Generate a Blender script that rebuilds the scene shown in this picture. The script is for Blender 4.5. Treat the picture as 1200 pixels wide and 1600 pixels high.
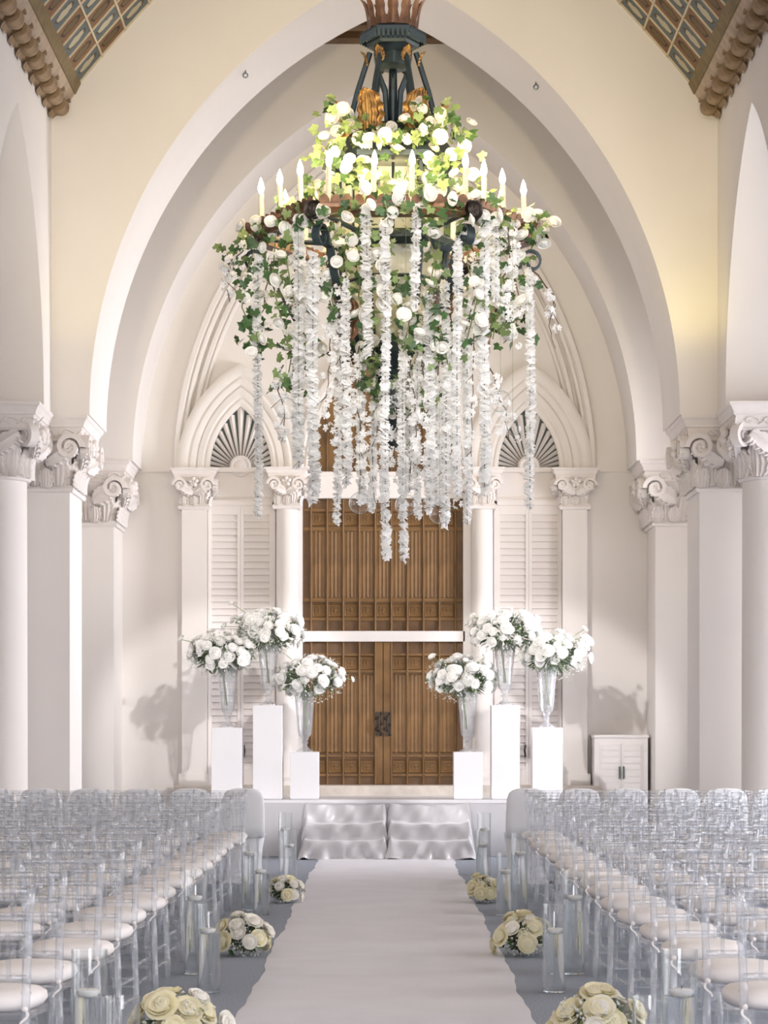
import bpy, math, random
from math import pi, sin, cos, sqrt, radians
from mathutils import Vector, Matrix, Euler

# ------------------------------------------------------------------ scene / camera / light
for o in list(bpy.data.objects):
    bpy.data.objects.remove(o)
SC = bpy.context.scene
COL = SC.collection
F = 3600.0                 # focal length in pixels of the 1200 px wide frame
CAMZ = 1.5
HOR = 1135.0
VPX = 601.0

cam_d = bpy.data.cameras.new('camera')
cam = bpy.data.objects.new('camera', cam_d)
COL.objects.link(cam)
cam.location = (0, 0, CAMZ)
cam.rotation_euler = (pi / 2, 0, 0)
cam_d.sensor_fit = 'HORIZONTAL'
cam_d.sensor_width = 36.0
cam_d.lens = F * 36.0 / 1200.0
cam_d.shift_x = (600.0 - VPX) / 1200.0
cam_d.shift_y = (HOR - 800.0) / 1200.0
cam_d.clip_end = 200
cam_d.dof.use_dof = True
cam_d.dof.focus_distance = 14.5
cam_d.dof.aperture_fstop = 10.0
SC.camera = cam

W = bpy.data.worlds.new('daylight')
SC.world = W
W.use_nodes = True
bg = W.node_tree.nodes['Background']
bg.inputs[0].default_value = (0.97, 0.955, 1.0, 1)
bg.inputs[1].default_value = 3.2

SC.view_settings.view_transform = 'Standard'
SC.view_settings.look = 'None'
SC.view_settings.gamma = 1.0
SC.view_settings.use_curve_mapping = False
SC.view_settings.exposure = 0.84
cy = SC.cycles
cy.max_bounces = 9
cy.diffuse_bounces = 4
cy.glossy_bounces = 2
cy.transmission_bounces = 8
cy.transparent_max_bounces = 56
cy.caustics_reflective = False
cy.caustics_refractive = False
cy.sample_clamp_indirect = 4.0
cy.use_denoising = True


def light(name, kind, loc, target, energy, color, **kw):
    d = bpy.data.lights.new(name, kind)
    d.energy = energy
    d.color = color
    for k, v in kw.items():
        setattr(d, k, v)
    o = bpy.data.objects.new(name, d)
    COL.objects.link(o)
    o.location = loc
    if target is not None:
        o.rotation_euler = (Vector(target) - Vector(loc)).to_track_quat('-Z', 'Y').to_euler()
    return o


# daylight comes from the open arcade and the chancel window on the right hand side
light('chancel_window_daylight', 'AREA', (4.4, 26.2, 3.45), (0, 26.2, 3.3), 110, (0.97, 0.95, 1.0), shape='RECTANGLE', size=1.55, size_y=4.2, spread=radians(105))
light('front_fill_light', 'AREA', (0, -4.9, 7.0), (0, 16, 3.6), 640, (0.96, 0.955, 1.0), shape='RECTANGLE', size=5.2, size_y=4.6)  # unseen front light added to brighten the chandelier; the wall there is solid
for s in (-1, 1):
    # pin spots of the hall that pick out the flowers on the stage
    light('pin_spot', 'SPOT', (s * 2.9, 14.0, 6.6), (-s * 1.25, 26.8, 1.9), 2300, (1.0, 0.96, 0.95), spot_size=radians(14), spot_blend=0.3, shadow_soft_size=0.14)
    light('pin_spot', 'SPOT', (s * 0.95, 3.6, 4.25), (0.05, 13.0, 3.75), 520, (1.0, 0.975, 0.96), spot_size=radians(13), spot_blend=0.5, shadow_soft_size=0.10)  # front spots added to whiten the garlands on the chandelier
    # warm uplights standing on the pier capitals
    light('warm_uplight', 'SPOT', (s * 2.9, 22.95, 5.1), (s * 3.25, 23.8, 6.5), 15 if s > 0 else 4, (1.0, 0.82, 0.22), spot_size=radians(85), spot_blend=1.0, shadow_soft_size=0.15)
    light('added_warm_spot', 'SPOT', (s * 2.6, 15.5, 5.2), (0, 23.8, 7.0), 520, (1.0, 0.83, 0.48), spot_size=radians(62), spot_blend=1.0, shadow_soft_size=0.2)  # unseen lamp added in mid nave to warm the upper arch walls

RND = random.Random(7)


# ------------------------------------------------------------------ materials
def mat(name, color, rough=0.6, metal=0.0, var=0.0, vscale=3.0, bump=0.0, bscale=40.0, spec=0.5, color2=None, trans=0.0, rand=0.0, sheen=0.0, fac=(0.35, 0.65)):
    m = bpy.data.materials.new(name)
    m.use_nodes = True
    nt = m.node_tree
    N, L = nt.nodes, nt.links
    b = N['Principled BSDF']
    b.inputs['Roughness'].default_value = rough
    b.inputs['Metallic'].default_value = metal
    b.inputs['Specular IOR Level'].default_value = spec
    if sheen:
        b.inputs['Sheen Weight'].default_value = sheen
    tc = N.new('ShaderNodeTexCoord')
    no = N.new('ShaderNodeTexNoise')
    no.inputs['Scale'].default_value = vscale
    no.inputs['Detail'].default_value = 4
    L.new(tc.outputs['Object'], no.inputs['Vector'])
    ramp = N.new('ShaderNodeValToRGB')
    c1 = color
    c2 = color2 or tuple(max(0, c * (1 - var)) for c in color)
    ramp.color_ramp.elements[0].position = fac[0]
    ramp.color_ramp.elements[1].position = fac[1]
    ramp.color_ramp.elements[0].color = (*c2, 1)
    ramp.color_ramp.elements[1].color = (*c1, 1)
    L.new(no.outputs[0], ramp.inputs[0])
    out = ramp.outputs[0]
    if rand:
        oi = N.new('ShaderNodeObjectInfo')
        hs = N.new('ShaderNodeHueSaturation')
        mp = N.new('ShaderNodeMapRange')
        mp.inputs[3].default_value = 1 - rand
        mp.inputs[4].default_value = 1 + rand
        L.new(oi.outputs['Random'], mp.inputs[0])
        L.new(mp.outputs[0], hs.inputs['Value'])
        L.new(out, hs.inputs['Color'])
        out = hs.outputs[0]
    L.new(out, b.inputs['Base Color'])
    if bump:
        n2 = N.new('ShaderNodeTexNoise')
        n2.inputs['Scale'].default_value = bscale
        n2.inputs['Detail'].default_value = 3
        L.new(tc.outputs['Object'], n2.inputs['Vector'])
        bp = N.new('ShaderNodeBump')
        bp.inputs['Strength'].default_value = bump
        bp.inputs['Distance'].default_value = 0.01
        L.new(n2.outputs[0], bp.inputs['Height'])
        L.new(bp.outputs[0], b.inputs['Normal'])
    if trans:
        t = N.new('ShaderNodeBsdfTranslucent')
        L.new(out, t.inputs[0])
        mx = N.new('ShaderNodeMixShader')
        mx.inputs[0].default_value = trans
        L.new(b.outputs[0], mx.inputs[1])
        L.new(t.outputs[0], mx.inputs[2])
        L.new(mx.outputs[0], N['Material Output'].inputs[0])
    return m


def clear_mat(name, tint, gloss=1.0, ior=4.0, base=0.03, rough=0.03, refr_white=0.0, edge=None, ep=2.0):
    """clear acrylic or thin glass: see-through with Fresnel reflections"""
    m = bpy.data.materials.new(name)
    m.use_nodes = True
    nt = m.node_tree
    N, L = nt.nodes, nt.links
    N.remove(N['Principled BSDF'])
    t = N.new('ShaderNodeBsdfTransparent')
    t.inputs[0].default_value = (*tint, 1)
    g = N.new('ShaderNodeBsdfGlossy')
    g.inputs['Roughness'].default_value = rough
    g.inputs[0].default_value = (1, 1, 1, 1)
    lw = N.new('ShaderNodeLayerWeight')
    lw.inputs[0].default_value = 0.5
    fr = N.new('ShaderNodeMath')
    fr.operation = 'POWER'
    fr.inputs[1].default_value = ior
    L.new(lw.outputs['Facing'], fr.inputs[0])
    ma = N.new('ShaderNodeMath')
    ma.operation = 'MULTIPLY_ADD'
    ma.use_clamp = True
    ma.inputs[1].default_value = gloss
    ma.inputs[2].default_value = base
    L.new(fr.outputs[0], ma.inputs[0])
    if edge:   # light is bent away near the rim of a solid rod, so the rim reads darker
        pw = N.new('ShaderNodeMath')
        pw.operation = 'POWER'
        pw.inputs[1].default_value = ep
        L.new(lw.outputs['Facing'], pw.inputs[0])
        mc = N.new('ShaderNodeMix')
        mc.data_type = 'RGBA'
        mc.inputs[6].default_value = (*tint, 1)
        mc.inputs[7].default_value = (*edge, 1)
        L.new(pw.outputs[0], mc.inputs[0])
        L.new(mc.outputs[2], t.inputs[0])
    mx = N.new('ShaderNodeMixShader')
    L.new(ma.outputs[0], mx.inputs[0])
    L.new(t.outputs[0], mx.inputs[1])
    L.new(g.outputs[0], mx.inputs[2])
    res = mx
    if refr_white:  # white diffuse share stands in for bright surroundings refracted by rods and crystal
        d = N.new('ShaderNodeBsdfDiffuse')
        d.inputs[0].default_value = (0.88, 0.91, 0.97, 1)
        m2 = N.new('ShaderNodeMixShader')
        m2.inputs[0].default_value = refr_white
        L.new(mx.outputs[0], m2.inputs[1])
        L.new(d.outputs[0], m2.inputs[2])
        res = m2
    L.new(res.outputs[0], N['Material Output'].inputs[0])
    return m


def emit_mat(name, color, strength):
    m = bpy.data.materials.new(name)
    m.use_nodes = True
    N, L = m.node_tree.nodes, m.node_tree.links
    N.remove(N['Principled BSDF'])
    e = N.new('ShaderNodeEmission')
    e.inputs[0].default_value = (*color, 1)
    e.inputs[1].default_value = strength
    L.new(e.outputs[0], N['Material Output'].inputs[0])
    return m


def water_mat():
    m = bpy.data.materials.new('water')
    m.use_nodes = True
    N, L = m.node_tree.nodes, m.node_tree.links
    N.remove(N['Principled BSDF'])
    g = N.new('ShaderNodeBsdfGlass')
    g.inputs['IOR'].default_value = 1.33
    g.inputs['Roughness'].default_value = 0.0
    g.inputs[0].default_value = (0.985, 0.995, 1.0, 1)
    t = N.new('ShaderNodeBsdfTransparent')
    t.inputs[0].default_value = (0.97, 0.985, 0.99, 1)
    mx = N.new('ShaderNodeMixShader')
    mx.inputs[0].default_value = 0.15
    L.new(g.outputs[0], mx.inputs[1])
    L.new(t.outputs[0], mx.inputs[2])
    L.new(mx.outputs[0], N['Material Output'].inputs[0])
    return m


def coffer_mat(name, ground, motif, edge):
    """painted coffer panel: a flat painted motif on a coloured ground (print on the panel)"""
    m = bpy.data.materials.new(name)
    m.use_nodes = True
    N, L = m.node_tree.nodes, m.node_tree.links
    b = N['Principled BSDF']
    b.inputs['Roughness'].default_value = 0.7
    tc = N.new('ShaderNodeTexCoord')
    mp = N.new('ShaderNodeMapping')
    mp.inputs['Location'].default_value = (-1.0, -1.0, 0)
    mp.inputs['Scale'].default_value = (2.0, 2.0, 0)
    L.new(tc.outputs['UV'], mp.inputs[0])
    no = N.new('ShaderNodeTexNoise')
    no.inputs['Scale'].default_value = 2.6
    no.inputs['Detail'].default_value = 3
    L.new(mp.outputs[0], no.inputs['Vector'])
    sx = N.new('ShaderNodeSeparateXYZ')
    L.new(mp.outputs[0], sx.inputs[0])

    def math(op, a, bb):
        k = N.new('ShaderNodeMath')
        k.operation = op
        for i, v in enumerate((a, bb)):
            if isinstance(v, (int, float)):
                k.inputs[i].default_value = v
            else:
                L.new(v, k.inputs[i])
        return k.outputs[0]
    x2 = math('MULTIPLY', sx.outputs[0], sx.outputs[0])
    y2 = math('MULTIPLY', sx.outputs[1], sx.outputs[1])
    r = math('ADD', math('MULTIPLY', x2, 4.2), math('MULTIPLY', y2, 1.55))
    r = math('ADD', r, math('MULTIPLY', math('SUBTRACT', no.outputs[0], 0.5), 1.5))
    ramp = N.new('ShaderNodeValToRGB')
    e = ramp.color_ramp.elements
    e[0].position = 0.62
    e[0].color = (*motif, 1)
    e[1].position = 0.70
    e[1].color = (*edge, 1)
    k = e.new(0.98)
    k.color = (*edge, 1)
    k = e.new(1.0)
    k.color = (*ground, 1)
    L.new(r, ramp.inputs[0])
    L.new(ramp.outputs[0], b.inputs['Base Color'])
    return m


M = {}
M['plaster'] = mat('plaster', (0.80, 0.764, 0.735), 0.85, var=0.035, vscale=0.9, bump=0.08, bscale=60, spec=0.2)
M['plaster_carved'] = mat('plaster_carved', (0.80, 0.755, 0.73), 0.8, var=0.06, vscale=6, bump=0.15, bscale=50, spec=0.2)
M['paint_white'] = mat('paint_white', (0.80, 0.765, 0.75), 0.55, var=0.03, vscale=4, spec=0.35)
M['shutter'] = mat('shutter', (0.79, 0.745, 0.725), 0.5, var=0.03, vscale=5, spec=0.35)
M['gap_shade'] = mat('gap_shade', (0.06, 0.085, 0.085), 0.7)  # shade of the gaps behind ribs and louvers, put into the colour
M['carpet'] = mat('carpet', (0.42, 0.455, 0.52), 0.95, color2=(0.27, 0.305, 0.365), vscale=90, bump=0.6, bscale=260, spec=0.1)
M['runner'] = mat('runner', (0.745, 0.745, 0.79), 0.75, var=0.05, vscale=2.2, bump=0.25, bscale=120, spec=0.2)
M['satin'] = mat('satin', (0.62, 0.615, 0.64), 0.28, var=0.05, vscale=3, spec=0.6, sheen=0.3)
M['skirt'] = mat('skirt', (0.58, 0.58, 0.61), 0.5, var=0.05, vscale=3, spec=0.4)
M['stage_top'] = mat('stage_top', (0.80, 0.80, 0.83), 0.35, var=0.03, vscale=2)
M['stone'] = mat('stone', (0.66, 0.60, 0.53), 0.7, var=0.2, vscale=7, bump=0.15, bscale=30)
M['plinth'] = mat('plinth', (0.78, 0.775, 0.80), 0.3, var=0.01, vscale=2)
M['wood'] = mat('wood', (0.225, 0.12, 0.04), 0.5, color2=(0.135, 0.069, 0.022), vscale=3.0, bump=0.2, bscale=70, spec=0.4)
M['wood_dark'] = mat('wood_dark', (0.15, 0.077, 0.03), 0.55, color2=(0.095, 0.047, 0.018), vscale=5, bump=0.2, bscale=70)
M['beam'] = mat('beam', (0.20, 0.12, 0.065), 0.7, color2=(0.12, 0.07, 0.04), vscale=4)
M['bronze'] = mat('bronze', (0.07, 0.055, 0.045), 0.45, metal=0.7, var=0.4, vscale=30)
M['steel_dark'] = mat('steel_dark', (0.10, 0.14, 0.15), 0.4, metal=0.5)
M['cornice_tan'] = mat('cornice_tan', (0.33, 0.23, 0.14), 0.75, color2=(0.21, 0.14, 0.08), vscale=9, bump=0.3, bscale=50)
M['cornice_pale'] = mat('cornice_pale', (0.46, 0.36, 0.27), 0.8, var=0.2, vscale=8)
M['cornice_band'] = mat('cornice_band', (0.20, 0.145, 0.065), 0.7, color2=(0.15, 0.105, 0.045), vscale=10)
M['coffer_rib'] = mat('coffer_rib', (0.62, 0.52, 0.36), 0.6, var=0.1, vscale=8)
M['coffer_blue'] = coffer_mat('coffer_blue', (0.11, 0.135, 0.14), (0.46, 0.41, 0.29), (0.075, 0.055, 0.03))
M['coffer_brown'] = coffer_mat('coffer_brown', (0.20, 0.105, 0.05), (0.14, 0.09, 0.036), (0.025, 0.016, 0.008))
M['ceiling_plain'] = mat('ceiling_plain', (0.40, 0.30, 0.20), 0.8, var=0.2, vscale=4)
M['iron'] = mat('iron', (0.035, 0.055, 0.06), 0.45, metal=0.4, var=0.3, vscale=12, spec=0.5)
M['copper'] = mat('copper', (0.26, 0.13, 0.06), 0.42, metal=0.5, color2=(0.10, 0.05, 0.03), vscale=14)
M['gilt'] = mat('gilt', (0.48, 0.28, 0.08), 0.38, metal=0.6, color2=(0.16, 0.085, 0.03), vscale=18)
M['candle_tube'] = mat('candle_tube', (0.80, 0.70, 0.48), 0.5, var=0.12, vscale=25)
M['bulb'] = emit_mat('bulb', (1.0, 0.86, 0.55), 28)
M['lantern_pane'] = mat('lantern_pane', (0.50, 0.50, 0.40), 0.3, var=0.25, vscale=9, trans=0.35)
M['petal'] = mat('petal', (0.96, 0.94, 0.87), 0.6, var=0.05, vscale=30, trans=0.18, rand=0.05)
M['petal_cream'] = mat('petal_cream', (0.94, 0.90, 0.70), 0.6, color2=(0.90, 0.84, 0.58), vscale=25, trans=0.2, rand=0.06)
M['petal_white'] = mat('petal_white', (0.96, 0.955, 0.93), 0.6, var=0.04, vscale=30, trans=0.18, rand=0.04)
M['garland'] = mat('garland', (0.985, 0.98, 0.96), 0.65, var=0.02, vscale=40, trans=0.4)
M['leaf'] = mat('leaf', (0.085, 0.17, 0.05), 0.45, color2=(0.035, 0.085, 0.028), vscale=18, trans=0.25, rand=0.4)
M['leaf_pale'] = mat('leaf_pale', (0.26, 0.35, 0.13), 0.5, color2=(0.16, 0.24, 0.09), vscale=18, trans=0.3, rand=0.3)
M['twig'] = mat('twig', (0.10, 0.065, 0.045), 0.8, var=0.3, vscale=20)
M['stem'] = mat('stem', (0.22, 0.24, 0.09), 0.6, var=0.3, vscale=20)
M['greens'] = mat('greens', (0.20, 0.26, 0.16), 0.7, color2=(0.12, 0.17, 0.10), vscale=14, trans=0.2)
M['breath'] = mat('breath', (0.86, 0.88, 0.84), 0.7, var=0.05, vscale=30, trans=0.2)
M['acrylic'] = clear_mat('acrylic', (0.975, 0.98, 0.985), gloss=0.5, ior=2.8, base=0.04, rough=0.04, refr_white=0.035, edge=(0.74, 0.77, 0.82), ep=3.0)
M['acrylic_post'] = clear_mat('acrylic_post', (0.97, 0.975, 0.985), gloss=0.75, ior=2.6, base=0.07, rough=0.04, refr_white=0.17, edge=(0.30, 0.34, 0.40), ep=2.6)
M['acrylic_rail'] = clear_mat('acrylic_rail', (0.97, 0.975, 0.985), gloss=0.75, ior=2.6, base=0.08, rough=0.04, refr_white=0.06, edge=(0.36, 0.40, 0.45), ep=2.4)
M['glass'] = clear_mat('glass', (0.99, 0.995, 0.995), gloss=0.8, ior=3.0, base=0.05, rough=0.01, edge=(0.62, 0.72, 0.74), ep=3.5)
M['crystal'] = clear_mat('crystal', (0.96, 0.965, 0.97), gloss=0.9, ior=2.5, base=0.12, rough=0.05, refr_white=0.16, edge=(0.6, 0.62, 0.65), ep=2.5)
M['water'] = water_mat()
M['wax'] = mat('wax', (0.96, 0.96, 0.95), 0.5, var=0.02, vscale=10)
M['cushion'] = mat('cushion', (0.86, 0.83, 0.82), 0.7, var=0.03, vscale=6, spec=0.3)
M['spandex'] = mat('spandex', (0.88, 0.90, 0.94), 0.6, var=0.03, vscale=4)
M['black'] = mat('black', (0.02, 0.02, 0.02), 0.6)


# ------------------------------------------------------------------ mesh helpers
class MB:
    def __init__(self):
        self.v, self.f, self.uv = [], [], None

    def add(self, vs, fs):
        n = len(self.v)
        self.v.extend([tuple(p) for p in vs])
        self.f.extend([tuple(i + n for i in q) for q in fs])

    def box(self, x0, x1, y0, y1, z0, z1):
        vs = [(x, y, z) for z in (z0, z1) for y in (y0, y1) for x in (x0, x1)]
        self.add(vs, [(0, 2, 3, 1), (4, 5, 7, 6), (0, 1, 5, 4), (2, 6, 7, 3), (0, 4, 6, 2), (1, 3, 7, 5)])

    def bbox(self, x0, x1, y0, y1, z0, z1, b=0.01):
        """box with chamfered vertical edges and top"""
        o = [(x0 + b, y0), (x1 - b, y0), (x1, y0 + b), (x1, y1 - b), (x1 - b, y1), (x0 + b, y1), (x0, y1 - b), (x0, y0 + b)]
        i = [(x0 + 2 * b, y0 + b), (x1 - 2 * b, y0 + b), (x1 - b, y0 + 2 * b), (x1 - b, y1 - 2 * b), (x1 - 2 * b, y1 - b), (x0 + 2 * b, y1 - b), (x0 + b, y1 - 2 * b), (x0 + b, y0 + 2 * b)]
        self.loft([[(*p, z0) for p in o], [(*p, z1 - b) for p in o], [(*p, z1) for p in i]], cap=True)

    def loft(self, rings, cap=False, closed=True):
        n = len(rings[0])
        vs = [p for r in rings for p in r]
        fs = []
        for k in range(len(rings) - 1):
            for i in range(n if closed else n - 1):
                j = (i + 1) % n
                fs.append((k * n + i, k * n + j, (k + 1) * n + j, (k + 1) * n + i))
        if cap:
            fs.append(tuple(range(n))[::-1])
            fs.append(tuple((len(rings) - 1) * n + i for i in range(n)))
        self.add(vs, fs)

    def grid(self, fn, nu, nv):
        vs = [fn(i / nu, j / nv) for j in range(nv + 1) for i in range(nu + 1)]
        fs = [(j * (nu + 1) + i, j * (nu + 1) + i + 1, (j + 1) * (nu + 1) + i + 1, (j + 1) * (nu + 1) + i) for j in range(nv) for i in range(nu)]
        self.add(vs, fs)

    def lathe(self, prof, n=16, c=(0, 0, 0), cap=True, ph=0.0):
        rings = [[(c[0] + r * cos(2 * pi * i / n + ph), c[1] + r * sin(2 * pi * i / n + ph), c[2] + z) for i in range(n)] for r, z in prof]
        self.loft(rings, cap)

    def tube(self, pts, r, n=8, cap=True, flat=1.0, ridge=0.0):
        pts = [Vector(p) for p in pts]
        rs = r if isinstance(r, (list, tuple)) else [r] * len(pts)
        rings = []
        up = None
        for i, p in enumerate(pts):
            t = (pts[min(i + 1, len(pts) - 1)] - pts[max(i - 1, 0)])
            if t.length < 1e-9:
                t = Vector((0, 0, 1))
            t.normalize()
            if up is None:
                up = Vector((0, 0, 1)) if abs(t.z) < 0.9 else Vector((0, 1, 0))
            a = t.cross(up)
            if a.length < 1e-6:
                a = t.cross(Vector((1, 0, 0)))
            a.normalize()
            b = a.cross(t).normalized()
            up = b
            rings.append([tuple(p + (a * cos(2 * pi * k / n) + b * sin(2 * pi * k / n) * flat) * rs[i] * (1 + ridge * (-1) ** k)) for k in range(n)])
        self.loft(rings, cap)

    def ball(self, c, r, n=8, m=5, sz=1.0):
        prof = [(max(1e-4, r * sin(pi * k / m)), -r * cos(pi * k / m) * sz) for k in range(m + 1)]
        self.lathe(prof, n, c, cap=False)

    def octa(self, c, r):
        x, y, z = c
        self.add([(x + r, y, z), (x - r, y, z), (x, y + r, z), (x, y - r, z), (x, y, z + r), (x, y, z - r)],
                 [(0, 2, 4), (2, 1, 4), (1, 3, 4), (3, 0, 4), (2, 0, 5), (1, 2, 5), (3, 1, 5), (0, 3, 5)])

    def xform(self, mtx):
        self.v = [tuple(mtx @ Vector(p)) for p in self.v]
        return self

    def merge(self, other, mtx=None):
        vs = other.v if mtx is None else [tuple(mtx @ Vector(p)) for p in other.v]
        self.add(vs, other.f)

    def mesh(self, name, material, smooth=False, uv=None):
        me = bpy.data.meshes.new(name)
        me.from_pydata(self.v, [], self.f)
        me.materials.append(material)
        if smooth:
            me.polygons.foreach_set('use_smooth', [True] * len(me.polygons))
            if smooth != True:
                me.set_sharp_from_angle(angle=radians(smooth))
        if uv:
            lay = me.uv_layers.new(name='UVMap')
            for p in me.polygons:
                for li in p.loop_indices:
                    lay.data[li].uv = uv[me.loops[li].vertex_index]
        me.update()
        return me

    def build(self, name, material, parent=None, smooth=False, loc=None, rot=None):
        return obj(name, self.mesh(name, material, smooth), parent, loc, rot)


def obj(name, me, parent=None, loc=None, rot=None, scale=None, label=None, cat=None, group=None, kind=None):
    o = bpy.data.objects.new(name, me)
    COL.objects.link(o)
    if parent is not None:
        o.parent = parent
    if loc is not None:
        o.location = loc
    if rot is not None:
        o.rotation_euler = rot
    if scale is not None:
        o.scale = (scale,) * 3 if isinstance(scale, (int, float)) else scale
    return tag(o, label, cat, group, kind)


def tag(o, label=None, cat=None, group=None, kind=None):
    for k, v in (('label', label), ('category', cat), ('group', group), ('kind', kind)):
        if v:
            o[k] = v
    return o


def thing(name, label, cat, loc=(0, 0, 0), rotz=0.0, group=None, kind=None):
    o = bpy.data.objects.new(name, None)
    COL.objects.link(o)
    o.empty_display_size = 0.05
    o.location = loc
    o.rotation_euler = (0, 0, rotz)
    return tag(o, label, cat, group, kind)


def inst(root, parts):
    """parts: (name, mesh, loc, rot, scale, sub-parts)"""
    for p in parts:
        o = obj(p[0], p[1], root, *(p[2:5]))
        if len(p) > 5:
            for q in p[5]:
                obj(q[0], q[1], o, *(q[2:5]))


def PX(xp, yp, d):
    """photo pixel at distance d -> place in the hall"""
    return ((xp - VPX) * d / F, d, CAMZ + (HOR - yp) * d / F)


def pointed(w, h, n):
    """left-to-right points (x,z) of a pointed arch of half width w and rise h"""
    R = (w * w + h * h) / (2 * w)
    c = R - w
    th = math.atan2(h, c)
    left = [(c - R * cos(th * k / n), R * sin(th * k / n)) for k in range(n + 1)]
    return left + [(-x, z) for x, z in left[-2::-1]]


# ------------------------------------------------------------------ room
SP = 4.72            # impost level
AW, AH = 3.05, 4.6   # big arches: half span, rise
Y1, Y1B = 23.8, 25.25
Y2, YB = 27.9, 29.0
NX = 3.44            # nave wall face
n_trim = [0]


def struct(name, mb, m, label, cat, smooth=False):
    o = mb.build(name, m, None, smooth)
    return tag(o, label, cat, None, 'structure')


mb = MB()
mb.box(-9, 9, -5, 30, -0.1, 0)
struct('floor', mb, M['carpet'], 'blue-grey carpet floor of the hall', 'floor')


def arch_wall(y0, y1, xmax, ztop):
    mb = MB()
    pts = pointed(AW, AH, 40)
    for k in range(len(pts) - 1):
        (xa, za), (xb, zb) = pts[k], pts[k + 1]
        za += SP
        zb += SP
        vs = [(xa, y0, za), (xb, y0, zb), (xb, y0, ztop), (xa, y0, ztop), (xa, y1, za), (xb, y1, zb), (xb, y1, ztop), (xa, y1, ztop)]
        mb.add(vs, [(0, 1, 2, 3), (5, 4, 7, 6), (4, 5, 1, 0), (3, 2, 6, 7)])
    for s in (-1, 1):
        mb.box(min(s * AW, s * xmax), max(s * AW, s * xmax), y0, y1, SP, ztop)
    return mb


struct('wall_near_arch', arch_wall(Y1, Y1B, 4.25, 11.6), M['plaster'], 'cream plaster wall pierced by the nearer pointed arch', 'wall', 20)
struct('wall_far_arch', arch_wall(Y2, YB, 4.8, 10.2), M['plaster'], 'cream plaster wall with the farther pointed arch', 'wall', 20)
mb = MB()
mb.box(-4.8, 4.8, YB, YB + 0.3, 0, 10.2)
struct('wall_back', mb, M['plaster'], 'plaster end wall behind the stage', 'wall')

# nave side walls with an open arcade, chancel side walls with a window opening
ARC_H, ARC_W = 2.63, 1.65
CENTRES = [21.6 - 4.0 * k for k in range(6)]


def arcade(s):
    x0, x1 = s * NX, s * 4.25
    mb = MB()
    zt = 8.6

    def quadstrip(pts, zt):
        for k in range(len(pts) - 1):
            (ya, za), (yb, zb) = pts[k], pts[k + 1]
            vs = [(x0, ya, za), (x0, yb, zb), (x0, yb, zt), (x0, ya, zt), (x1, ya, za), (x1, yb, zb), (x1, yb, zt), (x1, ya, zt)]
            mb.add(vs, [(0, 1, 2, 3), (5, 4, 7, 6), (4, 5, 1, 0), (3, 2, 6, 7)])
    for yc in CENTRES:
        quadstrip([(yc + y, SP + z) for y, z in pointed(ARC_W, ARC_H, 24)], zt)
    xa, xb = min(x0, x1), max(x0, x1)
    mb.box(xa, xb, CENTRES[0] + ARC_W, Y1, SP, zt)
    for k in range(len(CENTRES)):
        ye = CENTRES[k] - ARC_W
        mb.box(xa, xb, ye - 0.7, ye, 0, zt)
    # chancel side wall with a tall window opening
    x2 = 4.25 * s
    xa, xb = min(x2, x2 + s * 0.4), max(x2, x2 + s * 0.4)
    mb.box(xa, xb, Y1B - 0.4, 25.4, 0, 10.2)
    mb.box(xa, xb, 27.0, YB, 0, 10.2)
    mb.box(xa, xb, 25.4, 27.0, 5.6, 10.2)
    mb.box(xa, xb, 25.4, 27.0, 0, 1.3 if s > 0 else 5.6)
    return mb


struct('wall_left', arcade(-1), M['plaster'], 'left nave wall with open pointed arcade', 'wall', 20)
struct('wall_right', arcade(1), M['plaster'], 'right nave wall with open pointed arcade', 'wall', 20)

mb = MB()
mb.box(-6.8, -6.5, -5, YB, 0, 8.6)  # unseen wall added to block sky light from the left
mb.box(-6.8, -4.2, -5, YB, 8.5, 8.7)
struct('wall_block_left', mb, M['plaster'], 'unseen wall and roof added to block sky light on the left', 'wall')
mb = MB()
mb.box(-6.8, 4.25, -5.2, -5, 0, 11.6)
struct('wall_entrance', mb, M['plaster'], 'entrance wall behind the seating', 'wall')
mb = MB()
mb.box(4.2, 6.8, -5, YB, 8.5, 8.7)
mb.box(6.5, 6.8, -5, YB, 4.4, 8.6)  # unseen upper wall added to keep high sky light off the arcade soffit
mb.box(6.5, 6.8, -5, YB, 0, 0.7)
for k in range(9):
    mb.box(6.5, 6.8, -4.6 + 4 * k, -4.0 + 4 * k, 0.7, 4.4)
struct('roof_block_right', mb, M['plaster'], 'unseen roof and outer wall added to cut sky light on the right arcade', 'roof')

# painted vault of the nave
prof = [(-3.15, 8.14)]
ang = 50.0
STEP = 0.365
while prof[-1][0] < 0:
    x, z = prof[-1]
    prof.append((x + STEP * cos(radians(ang)), z + STEP * sin(radians(ang))))
    ang -= 1.25
prof[-1] = (0.0, prof[-1][1])
vault = thing('ceiling', 'painted coffered vault over the nave, brown and blue panels', 'ceiling', kind='structure')
mb = MB()
full = prof + [(-x, z) for x, z in prof[-2::-1]]
for k in range(len(full) - 1):
    (xa, za), (xb, zb) = full[k], full[k + 1]
    nx, nz = -(zb - za), (xb - xa)
    l = sqrt(nx * nx + nz * nz)
    nx, nz = nx / l * 0.05, nz / l * 0.05
    mb.add([(xa + nx, -5, za + nz), (xb + nx, -5, zb + nz), (xb + nx, Y1, zb + nz), (xa + nx, Y1, za + nz)], [(0, 1, 2, 3)])
    mb.add([(xa + 4 * nx, -5, za + 4 * nz), (xb + 4 * nx, -5, zb + 4 * nz), (xb + 4 * nx, Y1, zb + 4 * nz), (xa + 4 * nx, Y1, za + 4 * nz)], [(0, 1, 2, 3)])
mb.build('vault_shell', M['ceiling_plain'], vault)
CELL = 0.42
NC, NR = 9, 6
rib_mb = {}
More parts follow.
